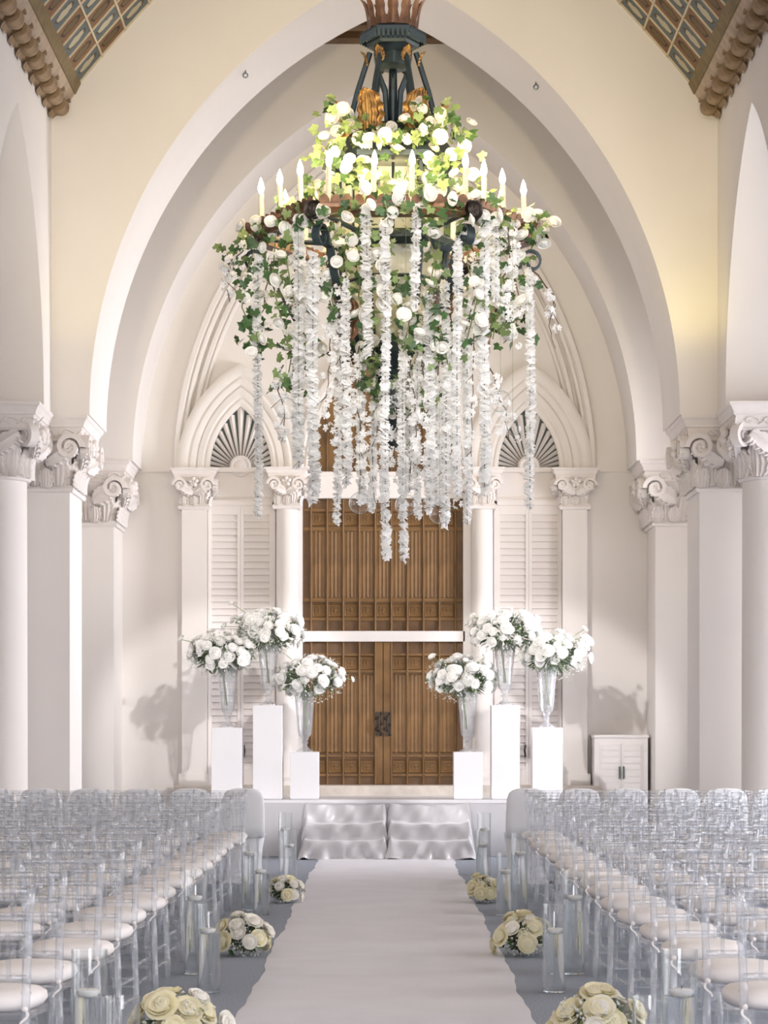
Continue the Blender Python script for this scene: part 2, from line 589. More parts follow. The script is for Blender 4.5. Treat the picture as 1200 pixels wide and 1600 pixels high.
for s in (-1, 1):
    for r in range(NR):
        (xa, za), (xb, zb) = prof[r], prof[r + 1]
        t = Vector((xb - xa, 0, zb - za)).normalized()
        nrm = Vector((t.z, 0, -t.x))            # towards the nave
        a, b = Vector((xa, 0, za)), Vector((xb, 0, zb))
        g = 0.012
        pts = [a + t * g, b - t * g]
        for k in (0, 1):
            mb = MB()
            y0, y1 = -CELL + g, -g
            up = -0.012
            vs = []
            for (p, yy) in ((pts[0], y0), (pts[1], y0), (pts[1], y1), (pts[0], y1)):
                q = p - nrm * 0.012
                vs.append((q.x if s < 0 else -q.x, yy, q.z))
            mb.add(vs, [(0, 1, 2, 3)])
            rib_mb[(s, r, k)] = mb.mesh('panel', M['coffer_blue' if k == 0 else 'coffer_brown'], uv=[(0, 0), (0, 1), (1, 1), (1, 0)])
        # across rib segment (between cells) and its mesh
        mb = MB()
        ring = []
        for p in (a, b):
            c0 = p - nrm * 0.04
            c1 = p + nrm * 0.003
            ring.append([(c0.x, -g, c0.z), (c0.x, g, c0.z), (c1.x, g * 0.7, c1.z), (c1.x, -g * 0.7, c1.z)])
        if s > 0:
            ring = [[(-x, y, z) for x, y, z in q] for q in ring]
        mb.loft(ring, True)
        crib = mb.mesh('cross_rib', M['coffer_rib'])
        for c in range(NC):
            obj('panel', rib_mb[(s, r, (c + r) % 2)], vault, (0, Y1 - c * CELL, 0))
            obj('cross_rib', crib, vault, (0, Y1 - c * CELL - 0.02, 0))
        mb = MB()
        c0 = a - nrm * 0.05
        c1 = a + nrm * 0.008
        w = t * 0.014
        q = [c0 - w, c0 + w, c1 + w * .7, c1 - w * .7]
        sg = 1 if s < 0 else -1
        mb.loft([[(sg * p.x, Y1 - NC * CELL, p.z) for p in q], [(sg * p.x, Y1, p.z) for p in q]], True)
        mb.build('long_rib', M['coffer_rib'], vault)

# carved cornice along both nave walls
for s in (-1, 1):
    side = 'left' if s < 0 else 'right'
    n_trim[0] += 1
    tr = thing('trim_%d' % n_trim[0], 'carved tan and brown cornice along the %s edge of the painted vault' % side, 'cornice', kind='structure')

    def ext(pts, name, m, smooth=False):
        mb = MB()
        mb.loft([[(-s * x * -1, -5, z) for x, z in pts], [(-s * x * -1, Y1, z) for x, z in pts]], True)
        return mb.build(name, m, tr, smooth)
    ext([(3.135, 8.14), (3.45, 8.14), (3.45, 8.0), (3.19, 8.03)], 'fillet_band', M['cornice_band'])
    ext([(3.20, 8.035), (3.45, 8.035), (3.45, 7.90), (3.33, 7.90), (3.25, 7.96)], 'cove', M['cornice_pale'], 40)
    ext([(3.345, 7.93), (3.45, 7.93), (3.45, 7.80), (3.40, 7.80)], 'bed_mould', M['cornice_tan'])
    # scrolled modillion
    mb = MB()
    path = []
    for k in range(22):
        th = -0.6 + 5.2 * k / 21
        rr = 0.085 * (1 - 0.035 * k)
        path.append((3.33 + rr * cos(th) - 0.01, 0, 7.865 - rr * sin(th) * 0.9))
    for dy, wd in ((0, 1.0),):
        rings = []
        for i, p in enumerate(path):
            q = path[min(i + 1, 21)]
            o = path[max(i - 1, 0)]
            tx, tz = q[0] - o[0], q[2] - o[2]
            l = sqrt(tx * tx + tz * tz)
            nx, nz = -tz / l * 0.028, tx / l * 0.028
            rings.append([(s * (p[0] + nx), -0.12, p[2] + nz), (s * (p[0] + nx * 1.7), 0, p[2] + nz * 1.7), (s * (p[0] + nx), 0.12, p[2] + nz), (s * (p[0] - nx), 0.12, p[2] - nz), (s * (p[0] - nx), -0.12, p[2] - nz)])
        mb.loft(rings, True)
    # pendent leaf under the scroll
    mb.grid(lambda u, v: (s * (3.30 + 0.13 * v + 0.03 * sin(v * pi) - 0.02 * cos((u - .5) * pi)), (u - 0.5) * 0.30 * (1 - 0.35 * v * v), 7.86 - 0.13 * v - 0.03 * cos(u * 4 * pi) * (1 - v)), 8, 6)
    md = mb.mesh('modillion', M['cornice_tan'], 50)
    mb = MB()
    for i in range(3):
        mb.box(min(s * 3.24, s * 3.30), max(s * 3.24, s * 3.30), -0.05 + i * 0.035, -0.03 + i * 0.035, 7.94, 8.0)
    dent = mb.mesh('dentil', M['cornice_tan'])
    for c in range(9):
        obj('modillion', md, tr, (0, Y1 - 0.2 - c * CELL, 0))
        obj('dentil', dent, tr, (0, Y1 - 0.05 - c * CELL, 0))

# timber ceiling of the bay between the two arches
mb = MB()
mb.box(-4.8, 4.8, Y1B - 0.3, YB, 10.05, 10.2)
bay = thing('ceiling', 'dark timber ceiling with beams glimpsed above the inner arch', 'ceiling', kind='structure')
mb.build('boards', M['beam'], bay)
mb = MB()
mb.box(-4.3, 4.3, -0.12, 0.12, 9.76, 10.05)
mb.box(-4.3, 4.3, -0.16, 0.16, 9.98, 10.05)
me = mb.mesh('beam', M['wood_dark'])
for k in range(5):
    obj('beam', me, bay, (0, Y2 - 0.13 - k * 0.52, 0))


# small dark eye bolts in the soffit of the near arch
for (xp, yp, w) in ((383, 113, 'left'), (838, 138, 'right')):
    x, z = PX(xp, yp, 24.1)[0], PX(xp, yp, 24.1)[2]
    R = (AW ** 2 + AH ** 2) / (2 * AW)
    c_ = R - AW
    z = SP + sqrt(R * R - (c_ + abs(x)) ** 2)
    t = thing('eye_bolt', 'tiny dark eye bolt in the %s soffit of the nearer arch' % w, 'hook', (x, 24.15, z), 0)
    mb = MB()
    mb.tube([(0, 0, .02), (0, 0, -.03)], .008, 6)
    mb.build('shank', M['steel_dark'], t)
    mb = MB()
    mb.tube([(.025 * cos(a), 0, -.05 + .025 * sin(a)) for a in [2 * pi * i / 10 for i in range(11)]], .007, 5)
    mb.build('eye', M['steel_dark'], t)

# ------------------------------------------------------------------ capitals
def acanthus(w, h, curl):
    """upright leaf, base at origin, facing -Y"""
    mb = MB()
    prof = [0.55, 0.8, 0.95, 1.0, 0.96, 0.86, 0.66, 0.35]

    def fn(u, v):
        k = min(int(v * 7), 6)
        wd = prof[k] + (prof[k + 1] - prof[k]) * (v * 7 - k)
        lob = 1 + 0.22 * abs(sin(v * 4.5 * pi)) * (1 if abs(u - .5) > .3 else .4)
        x = (u - 0.5) * w * wd * lob
        k_ = w / 0.24
        rib = k_ * (0.020 * cos((u - 0.5) * 10 * pi) * (1 - .3 * v) + 0.045 * (1 - abs(u - 0.5) * 2) + .012 * sin(v * 9 * pi) * abs(u - .5) * 2)
        y = -rib - curl * v ** 3 - 0.01
        z = h * v - (0.12 * h) * max(0, (v - 0.8) / 0.2) ** 2 - 0.03 * abs(u - .5) * v
        return (x, y, z)
    mb.grid(fn, 20, 18)
    return mb


def volute(r, d, turns=1.6):
    mb = MB()
    rings = []
    n = 30
    for k in range(n + 1):
        th = turns * 2 * pi * k / n
        rr = r * (1 - 0.8 * k / n)
        t = 0.2 * r * (1 - 0.5 * k / n)
        c, s_ = cos(th), sin(th)
        rings.append([((rr - t) * c, -d * .5, (rr - t) * s_), ((rr + t) * c, -d * .5, (rr + t) * s_), ((rr + t) * c, d * .5, (rr + t) * s_), ((rr - t) * c, d * .5, (rr - t) * s_)])
    mb.loft(rings, True)
    mb.ball((0, 0, 0), r * 0.22, 8, 5)
    return mb


LEAF_A = acanthus(0.24, 0.36, 0.10).mesh('acanthus_leaf', M['plaster_carved'], True)
VOL_A = volute(0.135, 0.10).mesh('volute', M['plaster_carved'], 50)
mb = MB()
for i, (x, z) in enumerate(((0, 0), (.06, .02), (-.06, .02), (.03, -.05), (-.03, -.05), (0, .06))):
    mb.ball((x, -0.03 * (i % 2), z), 0.042, 8, 6)
FRUIT = mb.mesh('fruit_cluster', M['plaster_carved'], True)
# scrolling leaf arm between leaf row and volute
mb = MB()
path = [(0.30 * t - 0.02 * sin(t * pi), -0.05 - 0.09 * t, -0.02 + 0.17 * t ** 1.6) for t in [k / 10 for k in range(11)]]
mb.tube(path, [0.030 + 0.035 * sin(pi * k / 10) + .010 * (k % 2) for k in range(11)], 14, flat=1.5, ridge=.22)
for q in range(5):
    k = 2 + 2 * q if q < 4 else 9
    p = path[k]
    mb.tube([p, (p[0] + .05, p[1] - .05, p[2] - .07), (p[0] + .09, p[1] - .03, p[2] - .09)], [.026, .02, .006], 6)
ARM = mb.mesh('scroll_arm', M['plaster_carved'], 60)
mb = MB()
for k in range(5):
    x0 = -0.40 + 0.2 * k
    mb.tube([(x0 + 0.085 * cos(th) * (1 - th / 9) + 0.05, 0, 0.045 * sin(th) * (1 - th / 9)) for th in [0.4 * i for i in range(14)]], 0.009, 5)
    mb.tube([(x0 + 0.13 + 0.1 * t, 0, -0.035 + 0.07 * t * t) for t in (0, .33, .66, 1)], 0.009, 5)
WAVE = mb.mesh('wave_scroll', M['plaster_carved'], True)


def capital(parent, cx, cy, hw, hd, s, round_shaft=False, sc=1.0, faces=('front', 'side')):
    """capital on a shaft centred at cx,cy of half sizes hw,hd; inner side looks to -s"""
    z0 = SP - 0.75 * sc
    cap = obj('capital', None, parent)
    cap.empty_display_size = 0.05
    fl = 0.20 * sc
    mb = MB()
    if round_shaft:
        mb.lathe([(hw + .03, 0), (hw + 0.045, .025), (hw + .02, .05), (hw + .0, .08), (hw + 0.02, 0.35 * sc), (hw + 0.12 * sc, 0.47 * sc)], 32, (cx, cy, z0))
    else:
        def ring(e, z):
            return [(cx - hw - e, cy - hd - e, z), (cx + hw + e, cy - hd - e, z), (cx + hw + e, cy + hd + e, z), (cx - hw - e, cy + hd + e, z)]
        mb.loft([ring(0.03, z0 - 0.03), ring(.045, z0), ring(.03, z0 + 0.03), ring(0.0, z0 + .05), ring(0.02, z0 + .35 * sc), ring(.12 * sc, z0 + .47 * sc)], True)
    mb.build('bell', M['plaster_carved'], cap, 30)
    # abacus, moulded
    def ring2(e, z):
        return [(cx - hw - e, cy - hd - e, z), (cx + hw + e, cy - hd - e, z), (cx + hw + e, cy + hd + e, z), (cx - hw - e, cy + hd + e, z)]
    mb = MB()
    zb = SP - 0.28 * sc
    mb.loft([ring2(0.13 * sc, zb), ring2(.15 * sc, zb + .02 * sc), ring2(.135 * sc, zb + .035 * sc), ring2(.145 * sc, zb + .15 * sc), ring2(.165 * sc, zb + .16 * sc), ring2(.165 * sc, zb + .18 * sc), ring2(.19 * sc, zb + .23 * sc), ring2(fl + .01, zb + .25 * sc), ring2(fl + .01, SP)], True)
    mb.build('abacus', M['plaster_carved'], cap)
    # front face and inner side face ornaments
    rots = []
    if 'front' in faces:
        rots.append((0.0, hw, hd, (0, -1)))
    if 'side' in faces:
        rots.append((-s * pi / 2, hd, hw, (-s, 0)))
    for rz, half, off, (dx, dy) in rots:
        rot = Matrix.Rotation(rz, 4, 'Z')

        def put(name, me, u, out, z, sc2, mirror=1, tilt=0.0):
            p = rot @ Vector((u, -(off + out), 0))
            o = obj(name, me, cap, (cx + p.x, cy + p.y, z), (tilt, 0, rz), (mirror * sc2, sc2, sc2))
            return o
        n = max(2, int(round(2 * half / (0.22 * sc))))
        if round_shaft:
            continue
        for k in range(n):
            put('acanthus_leaf', LEAF_A, -half + (k + 0.5) * 2 * half / n, 0.0, z0 + .03, sc)
            put('acanthus_leaf', LEAF_A, -half + k * 2 * half / n + (.02 if k == 0 else 0), 0.045 * sc, z0 + .01, sc * .62)
            put('leaf_curl', VOL_A, -half + (k + 0.5) * 2 * half / n, 0.10 * sc, zb - .02 * sc, sc * .4)
        put('fruit_cluster', FRUIT, 0, 0.17 * sc, zb + .0 * sc, sc)
        put('wave_scroll', WAVE, 0, 0.152 * sc, zb + .095 * sc, min(1.0, (half + .1) / 0.5) * sc)
        for m_ in (-1, 1):
            put('scroll_arm', ARM, m_ * (half - 0.24 * sc), 0.02, zb - 0.16 * sc, sc, m_)
            put('volute', VOL_A, m_ * (half + 0.02 * sc), 0.17 * sc, zb - 0.055 * sc, sc, m_)
    if round_shaft:
        for k in range(10):
            th = 2 * pi * k / 10
            obj('acanthus_leaf', LEAF_A, cap, (cx + (hw + 0.01) * sin(th), cy - (hw + 0.01) * cos(th), z0 + .03), (0, 0, th), sc)
        for k in range(4):
            th = pi / 4 + k * pi / 2
            q = (hw + 0.13 * sc) * 1.25
            obj('volute', VOL_A, cap, (cx + q * sin(th), cy - q * cos(th), zb - 0.055 * sc), (0, 0, th + pi / 2), sc)
        for k in range(4):
            th = k * pi / 2
            q = hw + 0.16 * sc
            obj('fruit_cluster', FRUIT, cap, (cx + q * sin(th), cy - q * cos(th), zb), (0, 0, th), sc)
            for m_ in (-1, 1):
                p = Matrix.Rotation(th, 4, 'Z') @ Vector((m_ * 0.05, -(hw + 0.02), 0))
                obj('scroll_arm', ARM, cap, (cx + p.x, cy + p.y, zb - 0.16 * sc), (0, 0, th), (m_ * sc * .9, sc * .9, sc * .9))
            p = Matrix.Rotation(th, 4, 'Z') @ Vector((0, -(hw + 0.152 * sc), 0))
            obj('wave_scroll', WAVE, cap, (cx + p.x, cy + p.y, zb + .095 * sc), (0, 0, th), sc * .9)
    return cap


for s in (-1, 1):
    side = 'left' if s < 0 else 'right'
    # round arcade column
    c = thing('column', 'round plaster column with leafy capital at the %s edge' % side, 'column', kind='structure')
    mb = MB()
    mb.lathe([(0.42, 0), (0.42, .12), (.38, .16), (.40, .22), (.345, .28), (.335, .3), (.325, 3.97)], 40, (s * 3.95, 23.33, 0))
    mb.build('shaft', M['plaster'], c, 40)
    capital(c, s * 3.95, 23.33, 0.325, 0.325, s, True)
    # near pilaster
    c = thing('column', 'square plaster pier with carved capital under the nearer arch, %s' % side, 'column', kind='structure')
    mb = MB()
    mb.box(min(s * 3.28, s * 4.24), max(s * 3.28, s * 4.24), 24.0, 24.95, 0, 3.98)
    mb.build('shaft', M['plaster'], c)
    capital(c, s * 3.76, 24.475, 0.48, 0.475, s)
    # far pilaster
    c = thing('column', 'square plaster pier with carved capital under the farther arch, %s' % side, 'column', kind='structure')
    mb = MB()
    mb.box(min(s * 3.30, s * 4.2), max(s * 3.30, s * 4.2), 28.08, 29.0, 0, 3.98)
    mb.build('shaft', M['plaster'], c)
    capital(c, s * 3.75, 28.54, 0.45, 0.46, s)

# ------------------------------------------------------------------ end wall dressings
def arch_band(mb, cx, w1, h1, w0, h0, y0, y1, z=SP, n=20, bevel=0.02):
    a = pointed(w1, h1, n)
    b = pointed(w0, h0, n)
    rings = []
    for (xa, za), (xb, zb) in zip(a, b):
        def mix(t, y):
            return (cx + xa + (xb - xa) * t, y, z + za + (zb - za) * t)
        rings.append([mix(0, y1), mix(0, y0 + bevel), mix(.12, y0), mix(.45, y0), mix(.6, y0 + bevel * 1.2), mix(.72, y0 + bevel * .4), mix(.88, y0 + bevel * .6), mix(1, y0 + bevel * 1.5), mix(1, y1)])
    mb.loft(rings, False, closed=False)


def trim(mb, m, label, cat, smooth=False):
    n_trim[0] += 1
    return struct('trim_%d' % n_trim[0], mb, m, label, cat, smooth)


mb = MB()
arch_band(mb, 0, 2.66, 4.39, 2.50, 4.18, YB - 0.10, YB, n=40, bevel=0.035)
arch_band(mb, 0, 2.47, 4.14, 2.34, 3.97, YB - 0.06, YB, n=40, bevel=0.03)
trim(mb, M['plaster'], 'large pointed arch moulding on the end wall', 'moulding', 40)
mb = MB()
for s in (-1, 1):
    mb.box(min(s * 2.7, s * 3.3), max(s * 2.7, s * 3.3), YB - 0.02, YB, SP - 0.02, SP + 0.005)
trim(mb, M['plaster'], 'thin string course on the end wall at capital level', 'moulding')

FZ = 0.767    # threshold level
for idx, s in enumerate((-1, 1)):
    side = 'left' if s < 0 else 'right'
    cx = s * 1.81
    win = thing('window_%d' % (idx + 1), 'tall white louvred shutters with sunburst fanlight, %s of the wooden door' % side, 'shutters', kind='structure')
    mb = MB()
    arch_band(mb, cx, 0.80, 1.34, 0.56, 1.06, YB - 0.13, YB, bevel=0.02)
    arch_band(mb, cx, 0.56, 1.06, 0.385, 0.80, YB - 0.10, YB, bevel=0.018)
    mb.build('arch_moulding', M['plaster'], win, 35)
    # fan
    mb = MB()
    a = pointed(0.385, 0.80, 14)
    mb.add([(cx, YB - 0.012, SP)] + [(cx + x, YB - 0.012, SP + z) for x, z in a], [(0, k + 1, k + 2) for k in range(len(a) - 1)])
    mb.build('fan_gap_shade', M['gap_shade'], win)  # dark sheet painted as the shade between the fan ribs
    for k in range(19):
        th = pi * (k + 0.5) / 19
        # ray length to the arch line
        R = (0.385 ** 2 + 0.80 ** 2) / (2 * 0.385)
        c_ = R - 0.385
        ux, uz = cos(th), sin(th)
        bq = c_ * abs(ux)
        ln = -bq + sqrt(bq * bq + R * R - c_ * c_)
        w0, w1 = 0.007, 0.62 * ln * pi / 19
        vs = []
        nx, nz = -uz, ux
        for d, w in ((0.1, 0.012), (ln, max(w1 * .82, .02))):
            for off, yy in ((-w / 1.5, YB - 0.015), (0, YB - 0.06), (w / 1.5, YB - 0.015)):
                vs.append((cx + ux * d + nx * off, yy, SP + uz * d + nz * off))
        mb = MB()
        mb.add(vs, [(0, 1, 4, 3), (1, 2, 5, 4), (0, 3, 5, 2)])
        mb.build('fan_rib', M['shutter'], win)
    mb = MB()
    mb.lathe([(0.135, 0), (0.135, 0.05), (.11, .07), (.08, .05), (.06, .07), (.02, .085)], 24)
    mb.xform(Matrix.Translation((cx, YB - 0.02, SP + 0.05)) @ Matrix.Rotation(pi / 2, 4, 'X'))
    mb.build('fan_boss', M['shutter'], win, 40)
    mb = MB()
    mb.box(cx - 0.40, cx + 0.40, YB - 0.10, YB, SP - 0.03, SP + 0.03)
    mb.box(cx - 0.44, cx + 0.44, YB - 0.04, YB, 4.32, SP - 0.03)
    mb.box(cx - 0.40, cx + 0.40, YB - 0.055, YB - 0.03, 4.38, 4.62)
    mb.build('lintel_panel', M['shutter'], win)
    mb = MB()
    for q in (-1, 1):
        mb.box(cx + q * 0.42 - .02, cx + q * .42 + .02, YB - 0.09, YB, FZ, 4.33)
    mb.box(cx - .43, cx + .43, YB - .09, YB, 4.275, 4.34)
    mb.build('jamb', M['shutter'], win)
    lm = MB()
    hw = 0.163
    lm.loft([[(-hw, 0.0, -.045), (-hw, .012, -.05), (-hw, .045, .04), (-hw, .03, .048)], [(hw, 0.0, -.045), (hw, .012, -.05), (hw, .045, .04), (hw, .03, .048)]], True)
    lme = lm.mesh('louver', M['shutter'])
    for q in (-1, 1):
        leaf_cx = cx + q * 0.2
        sm = MB()
        for e in (-1, 1):
            sm.box(leaf_cx + e * .18 - .0185, leaf_cx + e * .18 + .0185, YB - .065, YB - .01, FZ, 4.28)
        sm.box(leaf_cx - .161, leaf_cx + .161, YB - .063, YB - .01, 4.16, 4.28)
        sm.box(leaf_cx - .161, leaf_cx + .161, YB - .063, YB - .01, FZ, FZ + .2)
        sh = sm.build('shutter', M['shutter'], win)
        vm = MB()
        vm.box(leaf_cx - .17, leaf_cx + .17, YB - 0.008, YB - .004, FZ + .1, 4.2)
        vm.build('louver_gap_shade', M['gap_shade'], sh)  # dark sheet painted as the shade between the louvers
        z = 4.12
        while z > FZ + .17:
            obj('louver', lme, sh, (leaf_cx, YB - .062, z))
            z -= 0.084
        hm = MB()
        hx = cx + q * 0.045
        hm.tube([(hx, YB - .07, 1.12), (hx, YB - .11, 1.13), (hx + q * .01, YB - .115, 1.2), (hx, YB - .11, 1.25), (hx, YB - .07, 1.26)], .012, 6)
        hm.build('pull_handle', M['bronze'], sh)
    # outer pilaster and inner round column
    c = thing('column', 'slim square pilaster with carved capital at the outer edge of the %s shutters' % side, 'column', kind='structure')
    mb = MB()
    px = s * 2.38
    mb.box(px - .155, px + .155, YB - .2, YB, FZ - .1, 4.24)
    mb.box(px - .19, px + .19, YB - .23, YB, FZ - .1, FZ + .14)
    mb.box(s * 2.205 - .012, s * 2.205 + .012, YB - .12, YB, FZ, 4.24)
    mb.build('shaft', M['plaster'], c)
    capital(c, px, YB - .1, 0.155, 0.1, s, sc=0.64)
    c = thing('column', 'slim round column with carved capital between %s shutters and wooden door' % side, 'column', kind='structure')
    mb = MB()
    px = s * 1.22
    mb.lathe([(.2, FZ - .1), (.2, FZ + .02), (.175, FZ + .05), (.185, FZ + .1), (.15, FZ + .14), (.14, FZ + .18), (.135, 4.24)], 28, (px, YB - .17, 0))
    mb.build('shaft', M['plaster'], c, 40)
    capital(c, px, YB - .17, 0.135, 0.135, s, sc=0.64)

# door
door = thing('door_1', 'tall carved wooden double door with linenfold panels and white crossbar', 'door', kind='structure')
DX0, DX1 = -1.03, 0.985
ZT = 4.36
ZB0, ZB1 = 2.565, 2.695
mb = MB()
mb.box(DX0, DX1, YB - .03, YB, FZ, ZT)
mb.build('backing', M['wood_dark'], door)
PW = (0.222 * 0.9)
pitch = 0.2015
xs0 = -0.925


def linenfold(h):
    mb = MB()
    w = 0.17
    ns = 24

    def fn(u, v):
        x = (u - .5) * w
        fold = abs(((u * 3.5 + .25) % 1.0) - .5) * 2
        y = -0.012 - 0.011 * (fold ** 1.5) * (0.6 + .4 * cos((u - .5) * pi))
        endw = 0.012 * abs(((u * 2) % 1.0) - .5) * 2
        z = -h / 2 + endw + (h - 2 * endw) * v
        if v in (0.0, 1.0):
            y = -0.004
        return (x, y, z)
    vs = []
    rows = [0, .012, .5, .988, 1]
    vs = [fn(i / ns, v) for v in rows for i in range(ns + 1)]
    fs = [(j * (ns + 1) + i, j * (ns + 1) + i + 1, (j + 1) * (ns + 1) + i + 1, (j + 1) * (ns + 1) + i) for j in range(4) for i in range(ns)]
    mb.add(vs, fs)
    return mb.mesh('linenfold_panel', M['wood'], 25)


def rosette():
    mb = MB()
    mb.loft([[(-.085, 0, -.085), (.085, 0, -.085), (.085, 0, .085), (-.085, 0, .085)], [(-.08, -.014, -.08), (.08, -.014, -.08), (.08, -.014, .08), (-.08, -.014, .08)], [(-.068, -.002, -.068), (.068, -.002, -.068), (.068, -.002, .068), (-.068, -.002, .068)]])
    for k in range(4):
        th = pi / 4 + k * pi / 2
        mb.tube([(.032 * cos(th) + .028 * cos(a), -.008, .032 * sin(th) + .028 * sin(a)) for a in [2 * pi * i / 12 for i in range(13)]], .006, 5)
    mb.ball((0, -.006, 0), .016, 8, 5)
    mb.add([(-.068, -.003, -.068), (.068, -.003, -.068), (.068, -.003, .068), (-.068, -.003, .068)], [(0, 1, 2, 3)])
    return mb.mesh('rosette_panel', M['wood'], 40)


ROS = rosette()
YD = YB - .03
DZ = lambda y: CAMZ + (HOR - y) * YB / F
lf_up = linenfold(DZ(829) - DZ(936))
lf_lo = linenfold(DZ(1053) - DZ(1177))
up = obj('overpanel', None, door)
lo = [obj('door_leaf', None, door) for _ in (0, 1)]
for k in range(9):
    x = xs0 + (k + .5) * pitch
    obj('linenfold_panel', lf_up, up, (x, YD, (DZ(829) + DZ(936)) / 2))
    obj('rosette_panel', ROS, up, (x, YD, DZ(811.5)))
    obj('rosette_panel', ROS, up, (x, YD, DZ(954)))
stile = MB()
stile.loft([[(-.018, 0, 0), (-.010, -.035, 0), (0, -.042, 0), (.010, -.035, 0), (.018, 0, 0)], [(-.018, 0, 1), (-.010, -.035, 1), (0, -.042, 1), (.010, -.035, 1), (.018, 0, 1)]], True)
st_me = stile.mesh('stile', M['wood'], 40)
for k in range(10):
    obj('stile', st_me, up, (xs0 + k * pitch, YD, ZB1 + .005), None, (1, 1, ZT - ZB1 - .01))
rail = MB()
rail.box(DX0 + .01, DX1 - .01, -.022, 0, -.5, .5)
r_me = rail.mesh('rail', M['wood'])
for za, zb in ((DZ(829) - .005, DZ(825)), (DZ(940), DZ(936) + .004), (DZ(966), DZ(968) - .01), (DZ(799), DZ(796))):
    obj('rail', r_me, up, (0, YD, (za + zb) / 2), None, (1, 1, abs(zb - za) + .012))
for li, x0 in enumerate((xs0, xs0 + 5 * pitch)):
    L_ = lo[li]
    for k in range(4):
        x = x0 + (k + .5) * pitch
        obj('linenfold_panel', lf_lo, L_, (x, YD, (DZ(1053) + DZ(1177)) / 2))
        obj('rosette_panel', ROS, L_, (x, YD, DZ(1036)))
        obj('rosette_panel', ROS, L_, (x, YD, DZ(1197)))
    for k in range(5):
        obj('stile', st_me, L_, (x0 + k * pitch, YD, FZ + .005), None, (1, 1, ZB0 - FZ - .01))
    for zc, th in ((DZ(1023), .03), (DZ(1049), .03), (DZ(1181), .03), (DZ(1211), .03)):
        rl = MB()
        rl.box(x0, x0 + 4 * pitch, -.022, 0, -th / 2, th / 2)
        rl.build('rail', M['wood'], L_, loc=(0, YD, zc))
    sm = MB()
    mx = xs0 + 4.5 * pitch
    if li == 0:
        sm.box(mx - .09, mx - .006, YD - .03, YD, FZ + .005, ZB0 - .005)
    else:
        sm.box(mx + .006, mx + .09, YD - .03, YD, FZ + .005, ZB0 - .005)
    sm.build('meeting_stile', M['wood'], L_)
    hp = MB()
    hx = mx + (-.055 if li == 0 else .055)
    zc = DZ(1131)
    hp.box(hx - .035, hx + .035, YD - .045, YD - .03, zc - .15, zc + .15)
    for q in range(5):
        hp.ball((hx + .03 * (-1) ** q, YD - .045, zc - .13 + q * .065), .02, 8, 5)
    plate = hp.build('lock_plate', M['bronze'], L_)
    hb = MB()
    hb.tube([(hx, YD - .05, zc + .09), (hx, YD - .09, zc + .08), (hx, YD - .095, zc), (hx, YD - .09, zc - .08), (hx, YD - .05, zc - .09)], .012, 8)
    hb.build('handle', M['bronze'], plate)
mb = MB()
mb.box(DX0 - .02, DX1 + .02, YB - .12, YB - .02, ZB0, ZB1)
mb.build('crossbar', M['paint_white'], door)
mb = MB()
mb.box(DX0 - .10, DX0, YB - .12, YB, FZ, ZT + .06)
mb.box(DX1, DX1 + .10, YB - .12, YB, FZ, ZT + .06)
mb.box(DX0 - .10, DX1 + .10, YB - .13, YB, ZT, SP - .03)
mb.box(DX0 - .06, DX1 + .06, YB - .15, YB, SP - .09, SP - .03)
mb.build('white_frame', M['paint_white'], door)
# wooden tympanum over the door
a = pointed(0.93, 1.55, 16)
mb = MB()
mb.add([(0, YB - .02, SP - .03)] + [(x - .02, YB - .02, SP - .03 + z) for x, z in a], [(0, k + 1, k + 2) for k in range(len(a) - 1)])
mb.build('tympanum', M['wood'], door)
for k in range(1, 9):
    x = -0.925 + k * pitch
    xx = abs(x + .02)
    R = (0.93 ** 2 + 1.55 ** 2) / (2 * .93)
    c_ = R - .93
    h = sqrt(max(0, R * R - (c_ + xx) ** 2))
    if h > .1:
        obj('stile', st_me, door, (x, YB - .02, SP - .03), None, (1, 1, h))
mb = MB()
arch_band(mb, -.02, 1.10, 1.80, .92, 1.54, YB - .12, YB, z=SP - .03, bevel=.03)
mb.build('tympanum_arch', M['plaster'], door, 35)

mb = MB()
mb.bbox(-2.6, 2.68, 28.45, 28.99, 0.645, FZ, .012)
trim(mb, M['stone'], 'pale stone threshold step below the wooden door and shutters', 'step')

# stage
STZ = 0.65
YS = 26.55
stage = thing('stage', 'low white stage with grey fabric skirt in front of the wooden door', 'stage', (0, YS, 0))
mb = MB()
mb.box(-2.45, 2.45, 0, YB - YS - 0.02, STZ - .06, STZ)
mb.box(-2.46, 2.46, -.01, .03, STZ - .035, STZ + .004)
mb.build('deck', M['stage_top'], stage)
mb = MB()
rr = random.Random(3)
ph = [rr.uniform(0, 6) for _ in range(6)]


def skirt(u, v):
    x = -2.45 + 4.9 * u
    fold = sum(sin(x * k * 3.1 + ph[k % 6] * 2) / (1 + k * .4) for k in range(1, 6))
    return (x, 0.0 - .012 - .010 * (1 - v) * fold, (STZ - .05) * v + .004)


mb.grid(skirt, 160, 4)
for s in (-1, 1):
    mb.add([(s * 2.45, -.01, 0.004), (s * 2.45, 2.4, .004), (s * 2.45, 2.4, STZ - .05), (s * 2.45, -.01, STZ - .05)], [(0, 1, 2, 3)])
mb.build('fabric_skirt', M['skirt'], stage, True)


